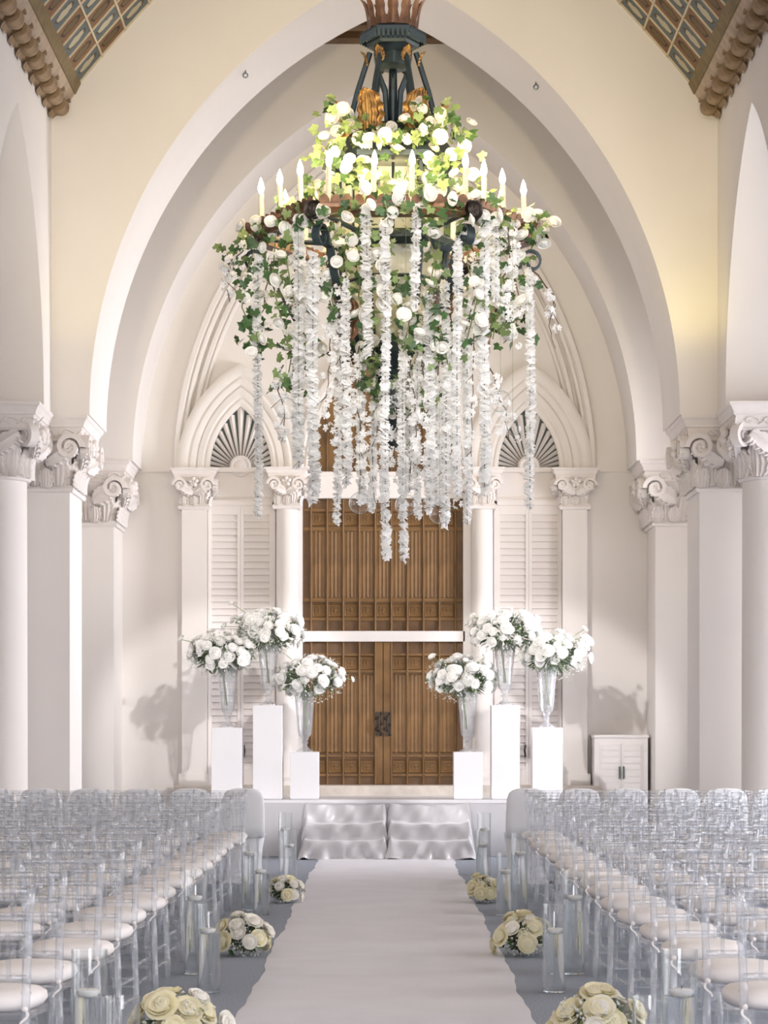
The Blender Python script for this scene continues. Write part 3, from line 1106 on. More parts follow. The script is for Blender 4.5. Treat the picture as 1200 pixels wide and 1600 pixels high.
def draped_steps(cx, W, label, seed):
    rr = random.Random(seed)
    t = thing('draped_steps', label, 'steps', (cx, 25.95, 0))
    prof = [(-.05, .005), (-.03, .03), (-.012, .10), (-.004, .185), (.012, .208), (.10, .21), (.235, .208), (.252, .235), (.256, .30), (.262, .37), (.278, .394), (.38, .396), (.50, .394), (.535, .41), (.55, .5), (.56, .60)]
    nv = 60
    ph = [rr.uniform(0, 6.28) for _ in range(10)]

    def P(v):
        k = v * (len(prof) - 1)
        i = min(int(k), len(prof) - 2)
        f = k - i
        return [prof[i][j] + (prof[i + 1][j] - prof[i][j]) * f for j in (0, 1)]
    mb = MB()
    nu = 60

    def fn(u, v):
        y, z = P(v)
        e = (u - .5) * 2
        side = max(0.0, (abs(e) - .80) / .20)
        ee = max(-1, min(1, e / .80))
        x = ee * W / 2
        # folds fall diagonally on the risers
        low = max(0, 1 - z / .21)
        fold = .010 * sin(ee * 9 + ph[0] + z * 14) + .006 * sin(ee * 17 + ph[1] - z * 20) + .018 * low * sin(ee * 13 + ph[2] + z * 18 * (1 if ee > 0 else -1))
        sag = .018 * (1 - ee * ee) * (1 if z > .3 else .6)
        y = y + fold * (0.6 + .9 * low) - .02 * low
        z = z + .006 * sin(ee * 11 + ph[3] + y * 30) - sag * .6 + .02 * abs(ee) ** 6
        if side:
            sg = 1 if e > 0 else -1
            x += sg * (.012 + .05 * side + .018 * side * sin(v * 30 + ph[4]))
            z = z * (1 - side) + .006 * side
            y += .02 * side * sin(v * 22 + ph[5])
        return (x, y, max(z, .004))
    mb.grid(fn, nu, nv)
    mb.build('satin_cover', M['satin'], t, True)
    return t


draped_steps(-0.455, .90, 'satin-draped pair of steps in front of stage, left half', 11)
draped_steps(0.515, .90, 'satin-draped pair of steps in front of stage, right half', 23)

# runner
mb = MB()
rr = random.Random(5)
NV = 240


def run(u, v):
    y = 5.5 + (25.97 - 5.5) * v
    hwid = .76
    e = (u - .5) * 2
    wob = (.012 * sin(y * 1.7 + (0 if e < 0 else 2)) + .008 * sin(y * 4.3 + (1 if e < 0 else 5)) + .004 * sin(y * 11))
    x = .006 + e * (hwid + wob * abs(e) ** 3)
    z = .007 + .0022 * sin(y * 2.3 + 2 * e) + .0015 * sin(y * 6.1 - 3 * e) + .001 * sin(y * 17 + x * 5)
    if u in (0.0, 1.0):
        z = .002
    return (x, y, max(z, .002))


mb.grid(run, 24, NV)
o = mb.build('aisle_runner', M['runner'], None, True)
tag(o, 'long pale fabric runner down the middle of the aisle', 'runner')


# ------------------------------------------------------------------ flowers
def rose_mesh(name, m, seed, layers=((5, .82, .62, .3), (6, 1.0, .42, .25))):
    rr = random.Random(seed)
    mb = MB()
    # heart of the flower: a dome of furled petals whose rims step outward in a spiral
    ph = rr.uniform(0, 6)

    def heart(u, v):
        a = 2 * pi * u
        t = v * 3.6 + .35 * sin(3 * a + ph + v * 5) + u
        fr = t - math.floor(t)
        rad = (.03 + .66 * v) * (1 + .05 * sin(5 * a + ph))
        return (rad * cos(a), rad * sin(a), .80 - .42 * v * v + .15 * fr * min(1, v * 4) - .05)
    mb.grid(heart, 26, 22)
    for li, (n, R, H, base) in enumerate(layers):
        off = rr.uniform(0, 6)
        for k in range(n):
            p0 = off + 2 * pi * k / n
            dphi = 2 * pi / n * .72
            tl = rr.uniform(-.06, .06)

            def fn(u, v):
                a = p0 + (u - .5) * 2 * dphi * (.55 + .45 * sin(min(1, v * 1.3) * pi / 2))
                edge = 1 - .18 * (abs(u - .5) * 2) ** 2 * v
                rad = (base + (R - base) * v ** .8 + .12 * R * max(0, v - .7) / .3 * (.5 if li < 2 else 1)) * (1 + tl)
                z = H * (v ** (1.0 if li < 2 else .75)) * edge - (.10 * max(0, v - .75) / .25 if li > 1 else 0) + tl
                return (rad * cos(a), rad * sin(a), z)
            mb.grid(fn, 4, 3)
    return mb.mesh(name, m, True)


ROSE = [rose_mesh('rose', M['petal'], k) for k in range(2)]
ROSE_W = [rose_mesh('rose', M['petal_white'], 5 + k, ((5, .84, .66, .3), (6, 1.05, .40, .25))) for k in range(2)]
ROSE_C = [rose_mesh('rose', M['petal_cream'], 10 + k, ((5, .78, .72, .3), (5, .94, .58, .28), (6, 1.08, .36, .25))) for k in range(2)]


def leaf_mesh(name, m, lobes):
    mb = MB()
    n = len(lobes)
    vs = [(0, 0, 0)] + [(r * sin(a), r * cos(a), .12 * abs(sin(a)) - .1 * r * r) for a, r in lobes]
    mb.add(vs, [(0, k + 1, k + 2) for k in range(n - 1)])
    return mb.mesh(name, m)


IVY = [(-2.6, .5), (-2.0, .82), (-1.5, .68), (-1.0, 1.0), (-.5, .8), (0, 1.3), (.5, .8), (1.0, 1.0), (1.5, .68), (2.0, .82), (2.6, .5)]
LEAF_IVY = [leaf_mesh('leaf', M['leaf'], IVY), leaf_mesh('leaf', M['leaf_pale'], IVY)]
OV = [(-2.6, .25), (-1.6, .35), (-.8, .5), (-.35, .85), (0, 1.2), (.35, .85), (.8, .5), (1.6, .35), (2.6, .25)]
LEAF_OV = [leaf_mesh('leaf', M['leaf'], OV), leaf_mesh('leaf', M['leaf_pale'], OV)]


def blossom_mesh(seed, n=5):
    """small cluster of five-petalled blossoms, radius about 1"""
    rr = random.Random(seed)
    mb = MB()
    for k in range(n):
        d = Vector((rr.uniform(-1, 1), rr.uniform(-1, .3), rr.uniform(-1, 1)))
        d.normalize()
        c = d * rr.uniform(.35, .6)
        q = d.to_track_quat('Z', 'Y').to_matrix().to_4x4()
        fl = MB()
        off = rr.uniform(0, 6)
        for j in range(5):
            a = off + j * 2 * pi / 5
            ca, sa = cos(a), sin(a)
            fl.add([(0, 0, 0), (.34 * cos(a - .55), .34 * sin(a - .55), .10), (.55 * cos(a - .2), .55 * sin(a - .2), .16), (.50 * ca, .50 * sa, .10), (.55 * cos(a + .2), .55 * sin(a + .2), .16), (.34 * cos(a + .55), .34 * sin(a + .55), .10)],
                   [(0, 1, 2, 3), (0, 3, 4, 5)])
        mb.merge(fl, Matrix.Translation(c) @ q)
    return mb.mesh('blossom', M['garland'])


BLOS = [blossom_mesh(30 + k) for k in range(3)]


def dir_rot(d, rr, roll=True):
    q = Vector(d).to_track_quat('Z', 'Y')
    e = q.to_euler()
    m = q.to_matrix() @ Matrix.Rotation(rr.uniform(0, 6.28) if roll else 0, 3, 'Z')
    return m.to_euler()


def breath_mesh(rx, rz, n, seed, zc=0.0, stems=True):
    rr = random.Random(seed)
    mb = MB()
    for _ in range(n):
        d = Vector((rr.gauss(0, 1), rr.gauss(0, 1), rr.gauss(0, 1) + .2))
        d.normalize()
        f = rr.uniform(.82, 1.08)
        mb.octa((d.x * rx * f, d.y * rx * f, zc + d.z * rz * f), rr.uniform(.005, .010))
    return mb.mesh('babys_breath', M['breath'])


def greens_mesh(rx, rz, n, seed, zc=0.0):
    rr = random.Random(seed)
    mb = MB()
    for _ in range(n):
        d = Vector((rr.gauss(0, 1), rr.gauss(0, 1), rr.gauss(0, 1)))
        d.normalize()
        a = Vector((d.x * rx * .35, d.y * rx * .35, zc + d.z * rz * .35))
        b = Vector((d.x * rx * .97, d.y * rx * .97, zc + d.z * rz * .97))
        w = d.cross(Vector((rr.uniform(-1, 1), rr.uniform(-1, 1), rr.uniform(-1, 1)))).normalized() * rr.uniform(.006, .016)
        mid = a.lerp(b, .6)
        mb.add([a, mid + w, b, mid - w], [(0, 1, 2, 3)])
    return mb.mesh('filler_greens', M['greens'])


# ------------------------------------------------------------------ stage flowers, vases, plinths
def urn_parts():
    mb = MB()
    # fluted trumpet bowl
    n = 32

    def ring(r, z):
        return [((r * (1 + (.05 if i % 2 else -.02))) * cos(2 * pi * i / n), (r * (1 + (.05 if i % 2 else -.02))) * sin(2 * pi * i / n), z) for i in range(n)]
    mb.loft([ring(.045, .17), ring(.075, .20), ring(.082, .26), ring(.095, .45), ring(.115, .66), ring(.135, .70)], False)
    bowl = mb.mesh('fluted_bowl', M['crystal'], 50)
    mb = MB()
    mb.lathe([(.10, 0), (.10, .012), (.07, .025), (.035, .055), (.024, .085), (.04, .11), (.024, .125), (.045, .145), (.045, .175)], 24)
    foot = mb.mesh('foot', M['crystal'], 50)
    mb = MB()
    mb.lathe([(.07, .21), (.078, .3), (.086, .42)], 20)
    w = mb.mesh('water', M['glass'], True)
    rr = random.Random(4)
    mb = MB()
    for k in range(14):
        a = rr.uniform(0, 6.28)
        mb.tube([(.02 * cos(a), .02 * sin(a), .2), (.07 * cos(a + 2), .07 * sin(a + 2), .68)], .004, 4)
    s_ = mb.mesh('stem_bunch', M['leaf_pale'])
    return [('fluted_bowl', bowl), ('foot', foot), ('water', w), ]


URN = urn_parts()
BRE_A = breath_mesh(.42, .28, 700, 1)
GRE_A = greens_mesh(.40, .26, 260, 2)


def arrangement(loc, label, seed, lean):
    rr = random.Random(seed)
    t = thing('flower_arrangement', label, 'flowers', loc, 0, 'rose arrangements on the stage vases')
    ctr = Vector((lean * .04, 0, .19))
    for k in range(62):
        # golden spiral dome
        zz = 1 - 1.45 * (k + .5) / 62
        a = 2.399963 * k + seed
        r_ = sqrt(max(0, 1 - zz * zz))
        d = Vector((r_ * cos(a), r_ * sin(a), zz))
        d += Vector((rr.gauss(0, .12), rr.gauss(0, .12), rr.gauss(0, .12)))
        f = rr.uniform(.78, 1.0)
        p = ctr + Vector((d.x * .40 * f, d.y * .36 * f, d.z * .24 * f))
        obj('rose', rr.choice(ROSE_W), t, p, dir_rot(d + Vector((0, -.3, .2)), rr), rr.uniform(.048, .070))
    mb = MB()
    ends = []
    for k in range(9):
        a = rr.uniform(0, 2 * pi)
        d = Vector((cos(a) * rr.uniform(.7, 1), sin(a) * .5 - .2, rr.uniform(-.1, .75)))
        e = ctr + Vector((d.x * rr.uniform(.42, .56), d.y * .4, d.z * rr.uniform(.28, .44)))
        mb.tube([ctr + (e - ctr) * .3, ctr + (e - ctr) * .7 + Vector((0, 0, .02)), e], .004, 4)
        ends.append((e, d))
    mb.merge(_stems())
    mb.build('stems', M['leaf_pale'], t)
    for e, d in ends:
        obj('rose', rr.choice(ROSE_W), t, e, dir_rot(d + Vector((0, -.2, .3)), rr), rr.uniform(.030, .05))
    for k in range(16):
        d = Vector((rr.gauss(0, 1), rr.gauss(0, 1) - .3, rr.gauss(0, .7) - .1)).normalized()
        p = ctr + Vector((d.x * .40, d.y * .36, d.z * .25)) * rr.uniform(.8, 1.05)
        obj('leaf', rr.choice(LEAF_OV), t, p, dir_rot(d + Vector((rr.gauss(0, .6), rr.gauss(0, .6), rr.gauss(0, .6))), rr), rr.uniform(.03, .05))
    o = obj('babys_breath', BRE_A, t, ctr, (0, 0, rr.uniform(0, 6)), kind='stuff')
    o = obj('filler_greens', GRE_A, t, ctr, (0, 0, rr.uniform(0, 6)), kind='stuff')


def _stems():
    rr = random.Random(4)
    mb = MB()
    for k in range(6):
        a = rr.uniform(0, 6.28)
        mb.tube([(.02 * cos(a), .02 * sin(a), -.40), (.06 * cos(a + 2), .06 * sin(a + 2), .1)], .004, 4)
    return mb


PY = 26.72
words = [('left', 'outer', 330, 378, 1137), ('left', 'tallest middle', 395, 441, 1102), ('left', 'short inner', 453, 498, 1175),
         ('right', 'short inner', 709, 754, 1175), ('right', 'tallest middle', 768, 812, 1102), ('right', 'outer', 832, 879, 1137)]
for i, (side, w, x0, x1, yt) in enumerate(words):
    X0, _, Z = PX(x0, yt, PY)
    X1 = PX(x1, yt, PY)[0]
    hwid = (X1 - X0) / 2
    cx = (X0 + X1) / 2
    cyy = PY + hwid
    p = thing('plinth', 'glossy white square plinth, %s one of the three %s of the door' % (w, side), 'plinth', (cx, cyy, STZ + .004), 0, 'white plinths on the stage')
    h = Z - STZ - .004
    mb = MB()
    mb.bbox(-hwid, hwid, -hwid, hwid, 0.012, h, .004)
    mb.build('body', M['plinth'], p)
    mb = MB()
    mb.box(-hwid + .012, hwid - .012, -hwid + .012, hwid - .012, 0, .013)
    mb.build('base', M['plinth'], p)
    # crystal vase
    v = thing('crystal_vase', 'fluted clear glass footed vase on the %s plinth, %s of the door' % (w, side), 'vase', (cx, cyy, Z + .002), 0, 'crystal vases on plinths')
    inst(v, [(n, me, None, None, None) for n, me in URN])
    lean = -1 if i in (0, 3) else (1 if i in (2, 5) else 0)
    arrangement((cx + lean * .02, cyy, Z + .66), 'dome of white roses on the vase of the %s plinth, %s of the door' % (w, side), 40 + i * 3, lean)

# low cabinet at right of the stage
cab = thing('cabinet', 'low white built-in cabinet with panelled doors at right of the stage', 'cabinet', (2.925, 28.74, 0))
mb = MB()
mb.box(-.33, .33, -.25, .22, 0, 1.36)
mb.bbox(-.345, .345, -.27, .23, 1.36, 1.395, .008)
mb.build('body', M['paint_white'], cab)
for q in (-1, 1):
    mb = MB()
    mb.box(min(q * .005, q * .26), max(q * .005, q * .26), -.268, -.25, .3, 1.29)
    d = mb.build('door', M['paint_white'], cab)
    bm = MB()
    bm.bbox(-.11, .11, -.008, 0, -.034, .034, .004)
    me = bm.mesh('board', M['paint_white'])
    for k in range(12):
        obj('board', me, d, (q * .133, -.268, 1.24 - k * .08))
    hb = MB()
    hb.tube([(q * .025, -.268, .86), (q * .025, -.30, .86), (q * .025, -.30, 1.0), (q * .025, -.268, 1.0)], .011, 6)
    hb.build('handle', M['steel_dark'], d)

# ------------------------------------------------------------------ chairs
def knob_tube(mb, a, b, r, n=8, knots=(.25, .5, .75), kr=1.45):
    a, b = Vector(a), Vector(b)
    ts = [0]
    for k in knots:
        ts += [k - .012, k - .006, k + .006, k + .012]
    ts.append(1)
    pts = [a.lerp(b, t) for t in ts]
    rs = []
    for i, t in enumerate(ts):
        near = any(abs(t - k) < .009 for k in knots)
        rs.append(r * kr if near else r)
    mb.tube(pts, rs, n)


def chair_parts():
    P = []
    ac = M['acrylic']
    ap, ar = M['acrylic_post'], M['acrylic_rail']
    for s in (-1, 1):
        mb = MB()
        pts = [(s * .168, -.235, 0), (s * .157, -.205, .22), (s * .149, -.185, .44), (s * .156, -.20, .62), (s * .170, -.235, .80), (s * .181, -.262, .925)]
        full, rs = [], []
        for i in range(5):
            for t in (0, .45, .5, .55):
                full.append(Vector(pts[i]).lerp(Vector(pts[i + 1]), t))
                rs.append(.0195 if t == .5 else .016)
        full.append(pts[5])
        rs.append(.014)
        mb.tube(full, rs, 8)
        P.append(('back_post', mb.mesh('back_post', ap, True)))
        mb = MB()
        knob_tube(mb, (s * .192, .19, 0), (s * .185, .175, .43), .0145, knots=(.3, .55, .8))
        P.append(('front_leg', mb.mesh('front_leg', ac, True)))
    mb = MB()

    def sq(w, d, z, e=5, n=28):
        out = []
        for i in range(n):
            a = 2 * pi * i / n
            c, s_ = cos(a), sin(a)
            out.append((w * math.copysign(abs(c) ** (2 / e), c), d * math.copysign(abs(s_) ** (2 / e), s_), z))
        return out
    def taper(ring):
        return [(x * (1 - .24 * (.5 - y / .4)), y, z) for x, y, z in ring]
    sq0 = sq
    sq = lambda *a: taper(sq0(*a))
    mb.loft([sq(.19, .185, .425), sq(.20, .195, .43), sq(.20, .195, .45), sq(.195, .19, .455)], True)
    P.append(('seat', mb.mesh('seat', ac, 40)))
    mb = MB()
    mb.loft([sq(.15, .14, .456, 3.5), sq(.192, .185, .461, 3.5), sq(.207, .199, .482, 3.5), sq(.203, .195, .505, 3.5), sq(.182, .174, .522, 3.2), sq(.12, .12, .533, 3), sq(.02, .02, .535, 3)], True)
    P.append(('cushion', mb.mesh('cushion', M['cushion'], True)))
    for s in (-1, 1):
        mb = MB()
        for k in range(2):
            mb.grid(lambda u, v: (s * (.149 + .015 * sin(v * 4 + k)) + (u - .5) * .009, -.215 - .012 * k - .01 * v, .472 - .045 * v - .015 * k), 1, 5)
        mb.ball((s * .151, -.212, .473), .012, 8, 5)
        P.append(('cushion_tie', mb.mesh('cushion_tie', M['cushion'], True)))
    yz = lambda z: -.185 - (z - .44) * (.077 / .485) if z < .8 else -.235 - (z - .8) * .216
    ymid = lambda z: (-.20 + (z - .62) / .18 * -.035) if z < .8 else (-.235 - (z - .8) * .216)
    ys = lambda z: (-.185 - (z - .44) / .18 * .015) if z < .62 else ymid(z)
    for z, r, hx in ((.905, .0125, .178), (.805, .010, .170), (.745, .010, .165), (.585, .011, .154)):
        mb = MB()
        knob_tube(mb, (-hx, ys(z), z), (hx, ys(z), z), r, knots=(.15, .5, .85), kr=1.3)
        P.append(('rail', mb.mesh('rail', ar, True)))
    mb = MB()
    knob_tube(mb, (0, ys(.585), .585), (0, ys(.745), .745), .0085, 6, knots=(.5,), kr=1.4)
    lo_ = mb.mesh('spindle', ac, True)
    mb = MB()
    knob_tube(mb, (0, ys(.805), .805), (0, ys(.905), .905), .0085, 6, knots=(.5,), kr=1.4)
    hi_ = mb.mesh('spindle', ac, True)
    for k in range(5):
        P.append(('spindle', hi_, (-.116 + k * .058, 0, 0)))
    for k in range(3):
        P.append(('spindle', lo_, (-.09 + k * .09, 0, 0)))
    for s in (-1, 1):
        for z in (.15, .25):
            mb = MB()
            knob_tube(mb, (s * .160, -.215, z), (s * .189, .185, z), .0095, 6, knots=(.25, .75), kr=1.3)
            P.append(('stretcher', mb.mesh('stretcher', ac, True)))
    for y, z, hx in ((.187, .2, .187), (-.21, .18, .158)):
        mb = MB()
        knob_tube(mb, (-hx, y, z), (hx, y, z), .0095, 6, knots=(.25, .75), kr=1.3)
        P.append(('stretcher', mb.mesh('stretcher', ac, True)))
    return P


CH = chair_parts()
CHP = [(p[0], p[1], p[2] if len(p) > 2 else None, None, None) for p in CH]
ORD = ['first', 'second', 'third', 'fourth', 'fifth', 'sixth', 'seventh', 'eighth', 'ninth', 'tenth', 'eleventh', 'twelfth', 'thirteenth', 'fourteenth', 'fifteenth', 'sixteenth']
rr = random.Random(21)
NROW = 15
PITCH = 0.456
for s in (-1, 1):
    side = 'left' if s < 0 else 'right'
    for k in range(NROW):
        yback = 8.35 + .9 * k + rr.uniform(-.05, .05)
        i = 0
        xo = rr.uniform(-.02, .02)
        while True:
            xin = 1.27 + xo + PITCH * i
            if xin > yback / 6.0 + .02 or i > 5:
                break
            lab = 'clear acrylic chair, %s block, %s row from the stage, %s seat from the aisle' % (side, ORD[NROW - 1 - k], ORD[i])
            t = thing('acrylic_chair', lab, 'chair', (s * (xin + .176 + rr.uniform(-.012, .012)), yback + .26, 0.0), rr.uniform(-.05, .05) , 'clear acrylic chairs in rows')
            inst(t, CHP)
            i += 1


# white stretch-covered chairs of the front row
def covered_parts():
    mb = MB()

    def ring(w, d, y, z, e=4, n=28):
        out = []
        for i in range(n):
            a = 2 * pi * i / n
            c, s_ = cos(a), sin(a)
            out.append((w * math.copysign(abs(c) ** (2 / e), c), y + d * math.copysign(abs(s_) ** (2 / e), s_), z))
        return out
    back = [(.205, .055, -.19, .44), (.205, .05, -.205, .55), (.203, .047, -.225, .70), (.196, .045, -.243, .81), (.178, .042, -.254, .865), (.145, .038, -.259, .892), (.09, .03, -.262, .908), (.03, .015, -.262, .912)]
    mb.loft([ring(w, d, y, z) for w, d, y, z in back], True)
    b = mb.mesh('back_cover', M['spandex'], True)
    mb = MB()
    seat = [(.235, .25, -.01, .0), (.20, .225, 0, .02), (.175, .20, 0, .18), (.185, .205, 0, .33), (.205, .215, 0, .43), (.212, .22, 0, .465), (.195, .205, 0, .485), (.1, .1, 0, .492)]
    mb.loft([ring(w, d, y, z) for w, d, y, z in seat], True)
    s_ = mb.mesh('seat_cover', M['spandex'], True)
    return [('back_cover', b, None, None, None), ('seat_cover', s_, None, None, None)]


CV = covered_parts()
for s in (-1, 1):
    side = 'left' if s < 0 else 'right'
    for i in range(6):
        t = thing('covered_chair', 'white stretch-covered chair in the front row %s of the aisle, %s from the aisle' % (side, ORD[i]), 'chair', (s * (1.36 + .475 * i), 22.15 + rr.uniform(-.04, .04), 0), rr.uniform(-.06, .06), 'white covered chairs in the front row')
        inst(t, CV)


# ------------------------------------------------------------------ aisle vases and floor bouquets
def vase_parts(r, h, hw):
    mb = MB()
    mb.lathe([(r - .004, 0), (r, .004), (r, h), (r - .004, h + .001), (r - .006, h - .002), (r - .006, .022)], 40, cap=False)
    g = mb.mesh('glass_cylinder', M['glass'], 40)
    mb = MB()
    mb.lathe([(.001, .002), (r - .008, .002), (r - .008, hw), (.001, hw)], 40, cap=False)
    w = mb.mesh('water', M['water'], 40)
    return [('glass_cylinder', g, None, None, None), ('water', w, None, None, None)]


V_S = vase_parts(.066, .497, .335)
V_T = vase_parts(.070, .63, .45)
mb = MB()
mb.lathe([(.001, -.022), (.036, -.018), (.047, 0), (.048, .008), (.035, .012), (.008, .010), (.001, .010)], 24, cap=False)
CANDLE = mb.mesh('wax_disc', M['wax'], 40)
mb = MB()
mb.tube([(0, 0, .009), (.002, 0, .024)], .0016, 5)
WICK = mb.mesh('wick', M['black'])

VS = [  # (name, left X, right X, d short, X tall, d tall)
    ('nearest the camera', .975, .985, 8.55, 1.15, 8.98),
    ('second from the camera', .993, .957, 13.0, 1.145, 13.95),
    ('third from the camera', .98, .952, 18.3, 1.10, 18.8),
    ('beside the stage steps', .917, .945, 22.3, 1.0, 23.2)]
for s in (-1, 1):
    side = 'left' if s < 0 else 'right'
    for (wd, xl, xr, ds, xt, dt) in VS:
        for parts, X, Y, size, zl in ((V_S, xl if s < 0 else xr, ds, 'shorter', .335), (V_T, xt, dt, 'taller', .45)):
            v = thing('cylinder_vase', '%s glass cylinder vase of the pair %s, %s of runner' % (size, wd, side), 'vase', (s * X, Y, 0.0), 0, 'glass cylinder vases along the aisle')
            inst(v, parts)
            c = thing('floating_candle', 'floating candle in the %s vase %s, %s of runner' % (size, wd, side), 'candle', (s * (X + .006), Y - .004, zl + .016), 0, 'floating candles in the vases')
            inst(c, [('wax_disc', CANDLE, None, None, None), ('wick', WICK, None, None, None)])

BRE_B = breath_mesh(.17, .13, 260, 8)
GRE_B = greens_mesh(.15, .12, 160, 9)


def floor_bouquet(x, y, sc, label, seed, cream):
    rr = random.Random(seed)
    t = thing('rose_bouquet', label, 'flowers', (x, y, 0), 0, 'low rose bouquets along the aisle')
    n = 22
    for k in range(n):
        zz = 1 - .98 * (k + .5) / n
        a = 2.399963 * k + seed
        r_ = sqrt(max(0, 1 - zz * zz))
        d = Vector((r_ * cos(a), r_ * sin(a), zz)) + Vector((rr.gauss(0, .15), rr.gauss(0, .15), rr.gauss(0, .1)))
        p = Vector((d.x * .150, d.y * .14, .075 + d.z * .17)) * sc
        p.z = max(p.z, .05 * sc)
        obj('rose', rr.choice(ROSE_C if rr.random() < cream else ROSE), t, p, dir_rot(d + Vector((0, -.25, .1)), rr), rr.uniform(.044, .060) * sc)
    for k in range(16):
        d = Vector((rr.gauss(0, 1), rr.gauss(0, 1) - .4, abs(rr.gauss(0, .6)))).normalized()
        p = Vector((d.x * .17, d.y * .16, .05 + d.z * .2)) * sc
        obj('leaf', rr.choice(LEAF_OV), t, p, dir_rot(d + Vector((rr.gauss(0, .5), rr.gauss(0, .5), rr.gauss(0, .5))), rr), rr.uniform(.028, .042) * sc)
    obj('babys_breath', BRE_B, t, (0, 0, .13 * sc), (0, 0, seed), sc, kind='stuff')
    obj('filler_greens', GRE_B, t, (0, 0, .125 * sc), (0, 0, seed), sc, kind='stuff')


for s in (-1, 1):
    side = 'left' if s < 0 else 'right'
    floor_bouquet(s * .955, 10.5, 1.12, 'cream rose bouquet on the carpet nearest the camera, %s of the runner' % side, 61 + s, .85)
    floor_bouquet(s * .91, 15.05, 1.0, 'rose and gypsophila bouquet on carpet beside the second vase pair, %s of runner' % side, 71 + s, .45 if s < 0 else .75)
    floor_bouquet(s * .855, 19.6, .86, 'small rose bouquet on the carpet beside the third vase pair, %s of runner' % side, 81 + s, .3 if s < 0 else .7)

# ------------------------------------------------------------------ chandelier
CX, CY = .047, 13.0
ch = thing('chandelier', 'large dark iron and copper lantern chandelier with candle bulbs, dressed in flowers', 'chandelier', (CX, CY, 0))
RZ = 4.25
HR = .80


def hexpts(r, z, ph=pi / 6):
    return [(r * sin(ph + k * pi / 3), -r * cos(ph + k * pi / 3), z) for k in range(6)]


# crown of leaves
leaf = MB()


def crownleaf(u, v):
    w = .055 * (1 - .55 * v ** 2) * (1 + .15 * sin(v * 14))
    return ((u - .5) * 2 * w * .6, -.13 - .02 * v - .05 * v ** 4 - .012 * (1 - abs(u - .5) * 2), 5.43 + .2 * v)


leaf.grid(crownleaf, 6, 8)
me = leaf.mesh('crown_leaf', M['copper'], True)
for k in range(12):
    obj('crown_leaf', me, ch, (0, 0, 0), (0, 0, k * pi / 6))
mb = MB()
mb.loft([hexpts(.14, 5.33), hexpts(.15, 5.345), hexpts(.15, 5.36), hexpts(.178, 5.375), hexpts(.185, 5.39), hexpts(.185, 5.41), hexpts(.15, 5.43)], True)
for k in range(6):
    for q in range(7):
        t = (q + .5) / 7
        a, b = hexpts(.186, 5.38)[k], hexpts(.186, 5.38)[(k + 1) % 6]
        mb.box(a[0] + (b[0] - a[0]) * t - .007, a[0] + (b[0] - a[0]) * t + .007, a[1] + (b[1] - a[1]) * t - .007, a[1] + (b[1] - a[1]) * t + .007, 5.35, 5.395)
mb.build('hexagonal_collar', M['iron'], ch)
mb = MB()
mb.lathe([(.012, 5.4), (.012, 9.6)], 8)
mb.build('hanging_rod', M['iron'], ch, True)
mb = MB()
mb.lathe([(.03, 5.60), (.06, 5.62), (.05, 5.68), (.02, 5.72)], 12)
mb.build('crown_finial', M['copper'], ch, True)
mb = MB()
mb.lathe([(.115, 5.34), (.125, 5.28), (.11, 5.22), (.06, 5.20)], 6, ph=pi / 2)
mb.build('neck', M['iron'], ch)
for k in range(6):
    a = pi / 6 + k * pi / 3
    sx, cyy = sin(a), -cos(a)
    mb = MB()
    mb.tube([(sx * .13, cyy * .13, 5.30), (sx * .20, cyy * .20, 5.08), (sx * .255, cyy * .255, 4.86)], .016, 6)
    mb.build('stay_rod', M['iron'], ch)
    # gilt leaf hugging the neck and copper acanthus at the lantern roof
    g = acanthus(.055, .10, .03)
    g.xform(Matrix.Translation((sx * .135, cyy * .135, 5.22)) @ Matrix.Rotation(a, 4, 'Z'))
    g.build('gilt_leaf', M['gilt'], ch, True)
    g = acanthus(.15, .26, .05)
    g.xform(Matrix.Translation((sx * .245, cyy * .245, 4.80)) @ Matrix.Rotation(a, 4, 'Z'))
    g.build('gilt_leaf', M['gilt'], ch, True)
    # inner fleur ribs
    mb = MB()
    b = k * pi / 3
    s2, c2 = sin(b), -cos(b)
    mb.tube([(s2 * .04, c2 * .04, 4.9), (s2 * .05, c2 * .05, 5.08), (s2 * .085, c2 * .085, 5.16), (s2 * .10, c2 * .10, 5.13)], [.012, .016, .012, .006], 6)
    mb.build('fleur_rib', M['iron'], ch)
mb = MB()
mb.lathe([(.03, 4.82), (.022, 5.22)], 8)
mb.build('central_post', M['iron'], ch, True)
mb = MB()
mb.loft([hexpts(.16, 4.88), hexpts(.27, 4.83), hexpts(.30, 4.80), hexpts(.38, 4.70), hexpts(.40, 4.67), hexpts(.40, 4.64), hexpts(.33, 4.63)], True)
mb.build('lantern_roof', M['iron'], ch)
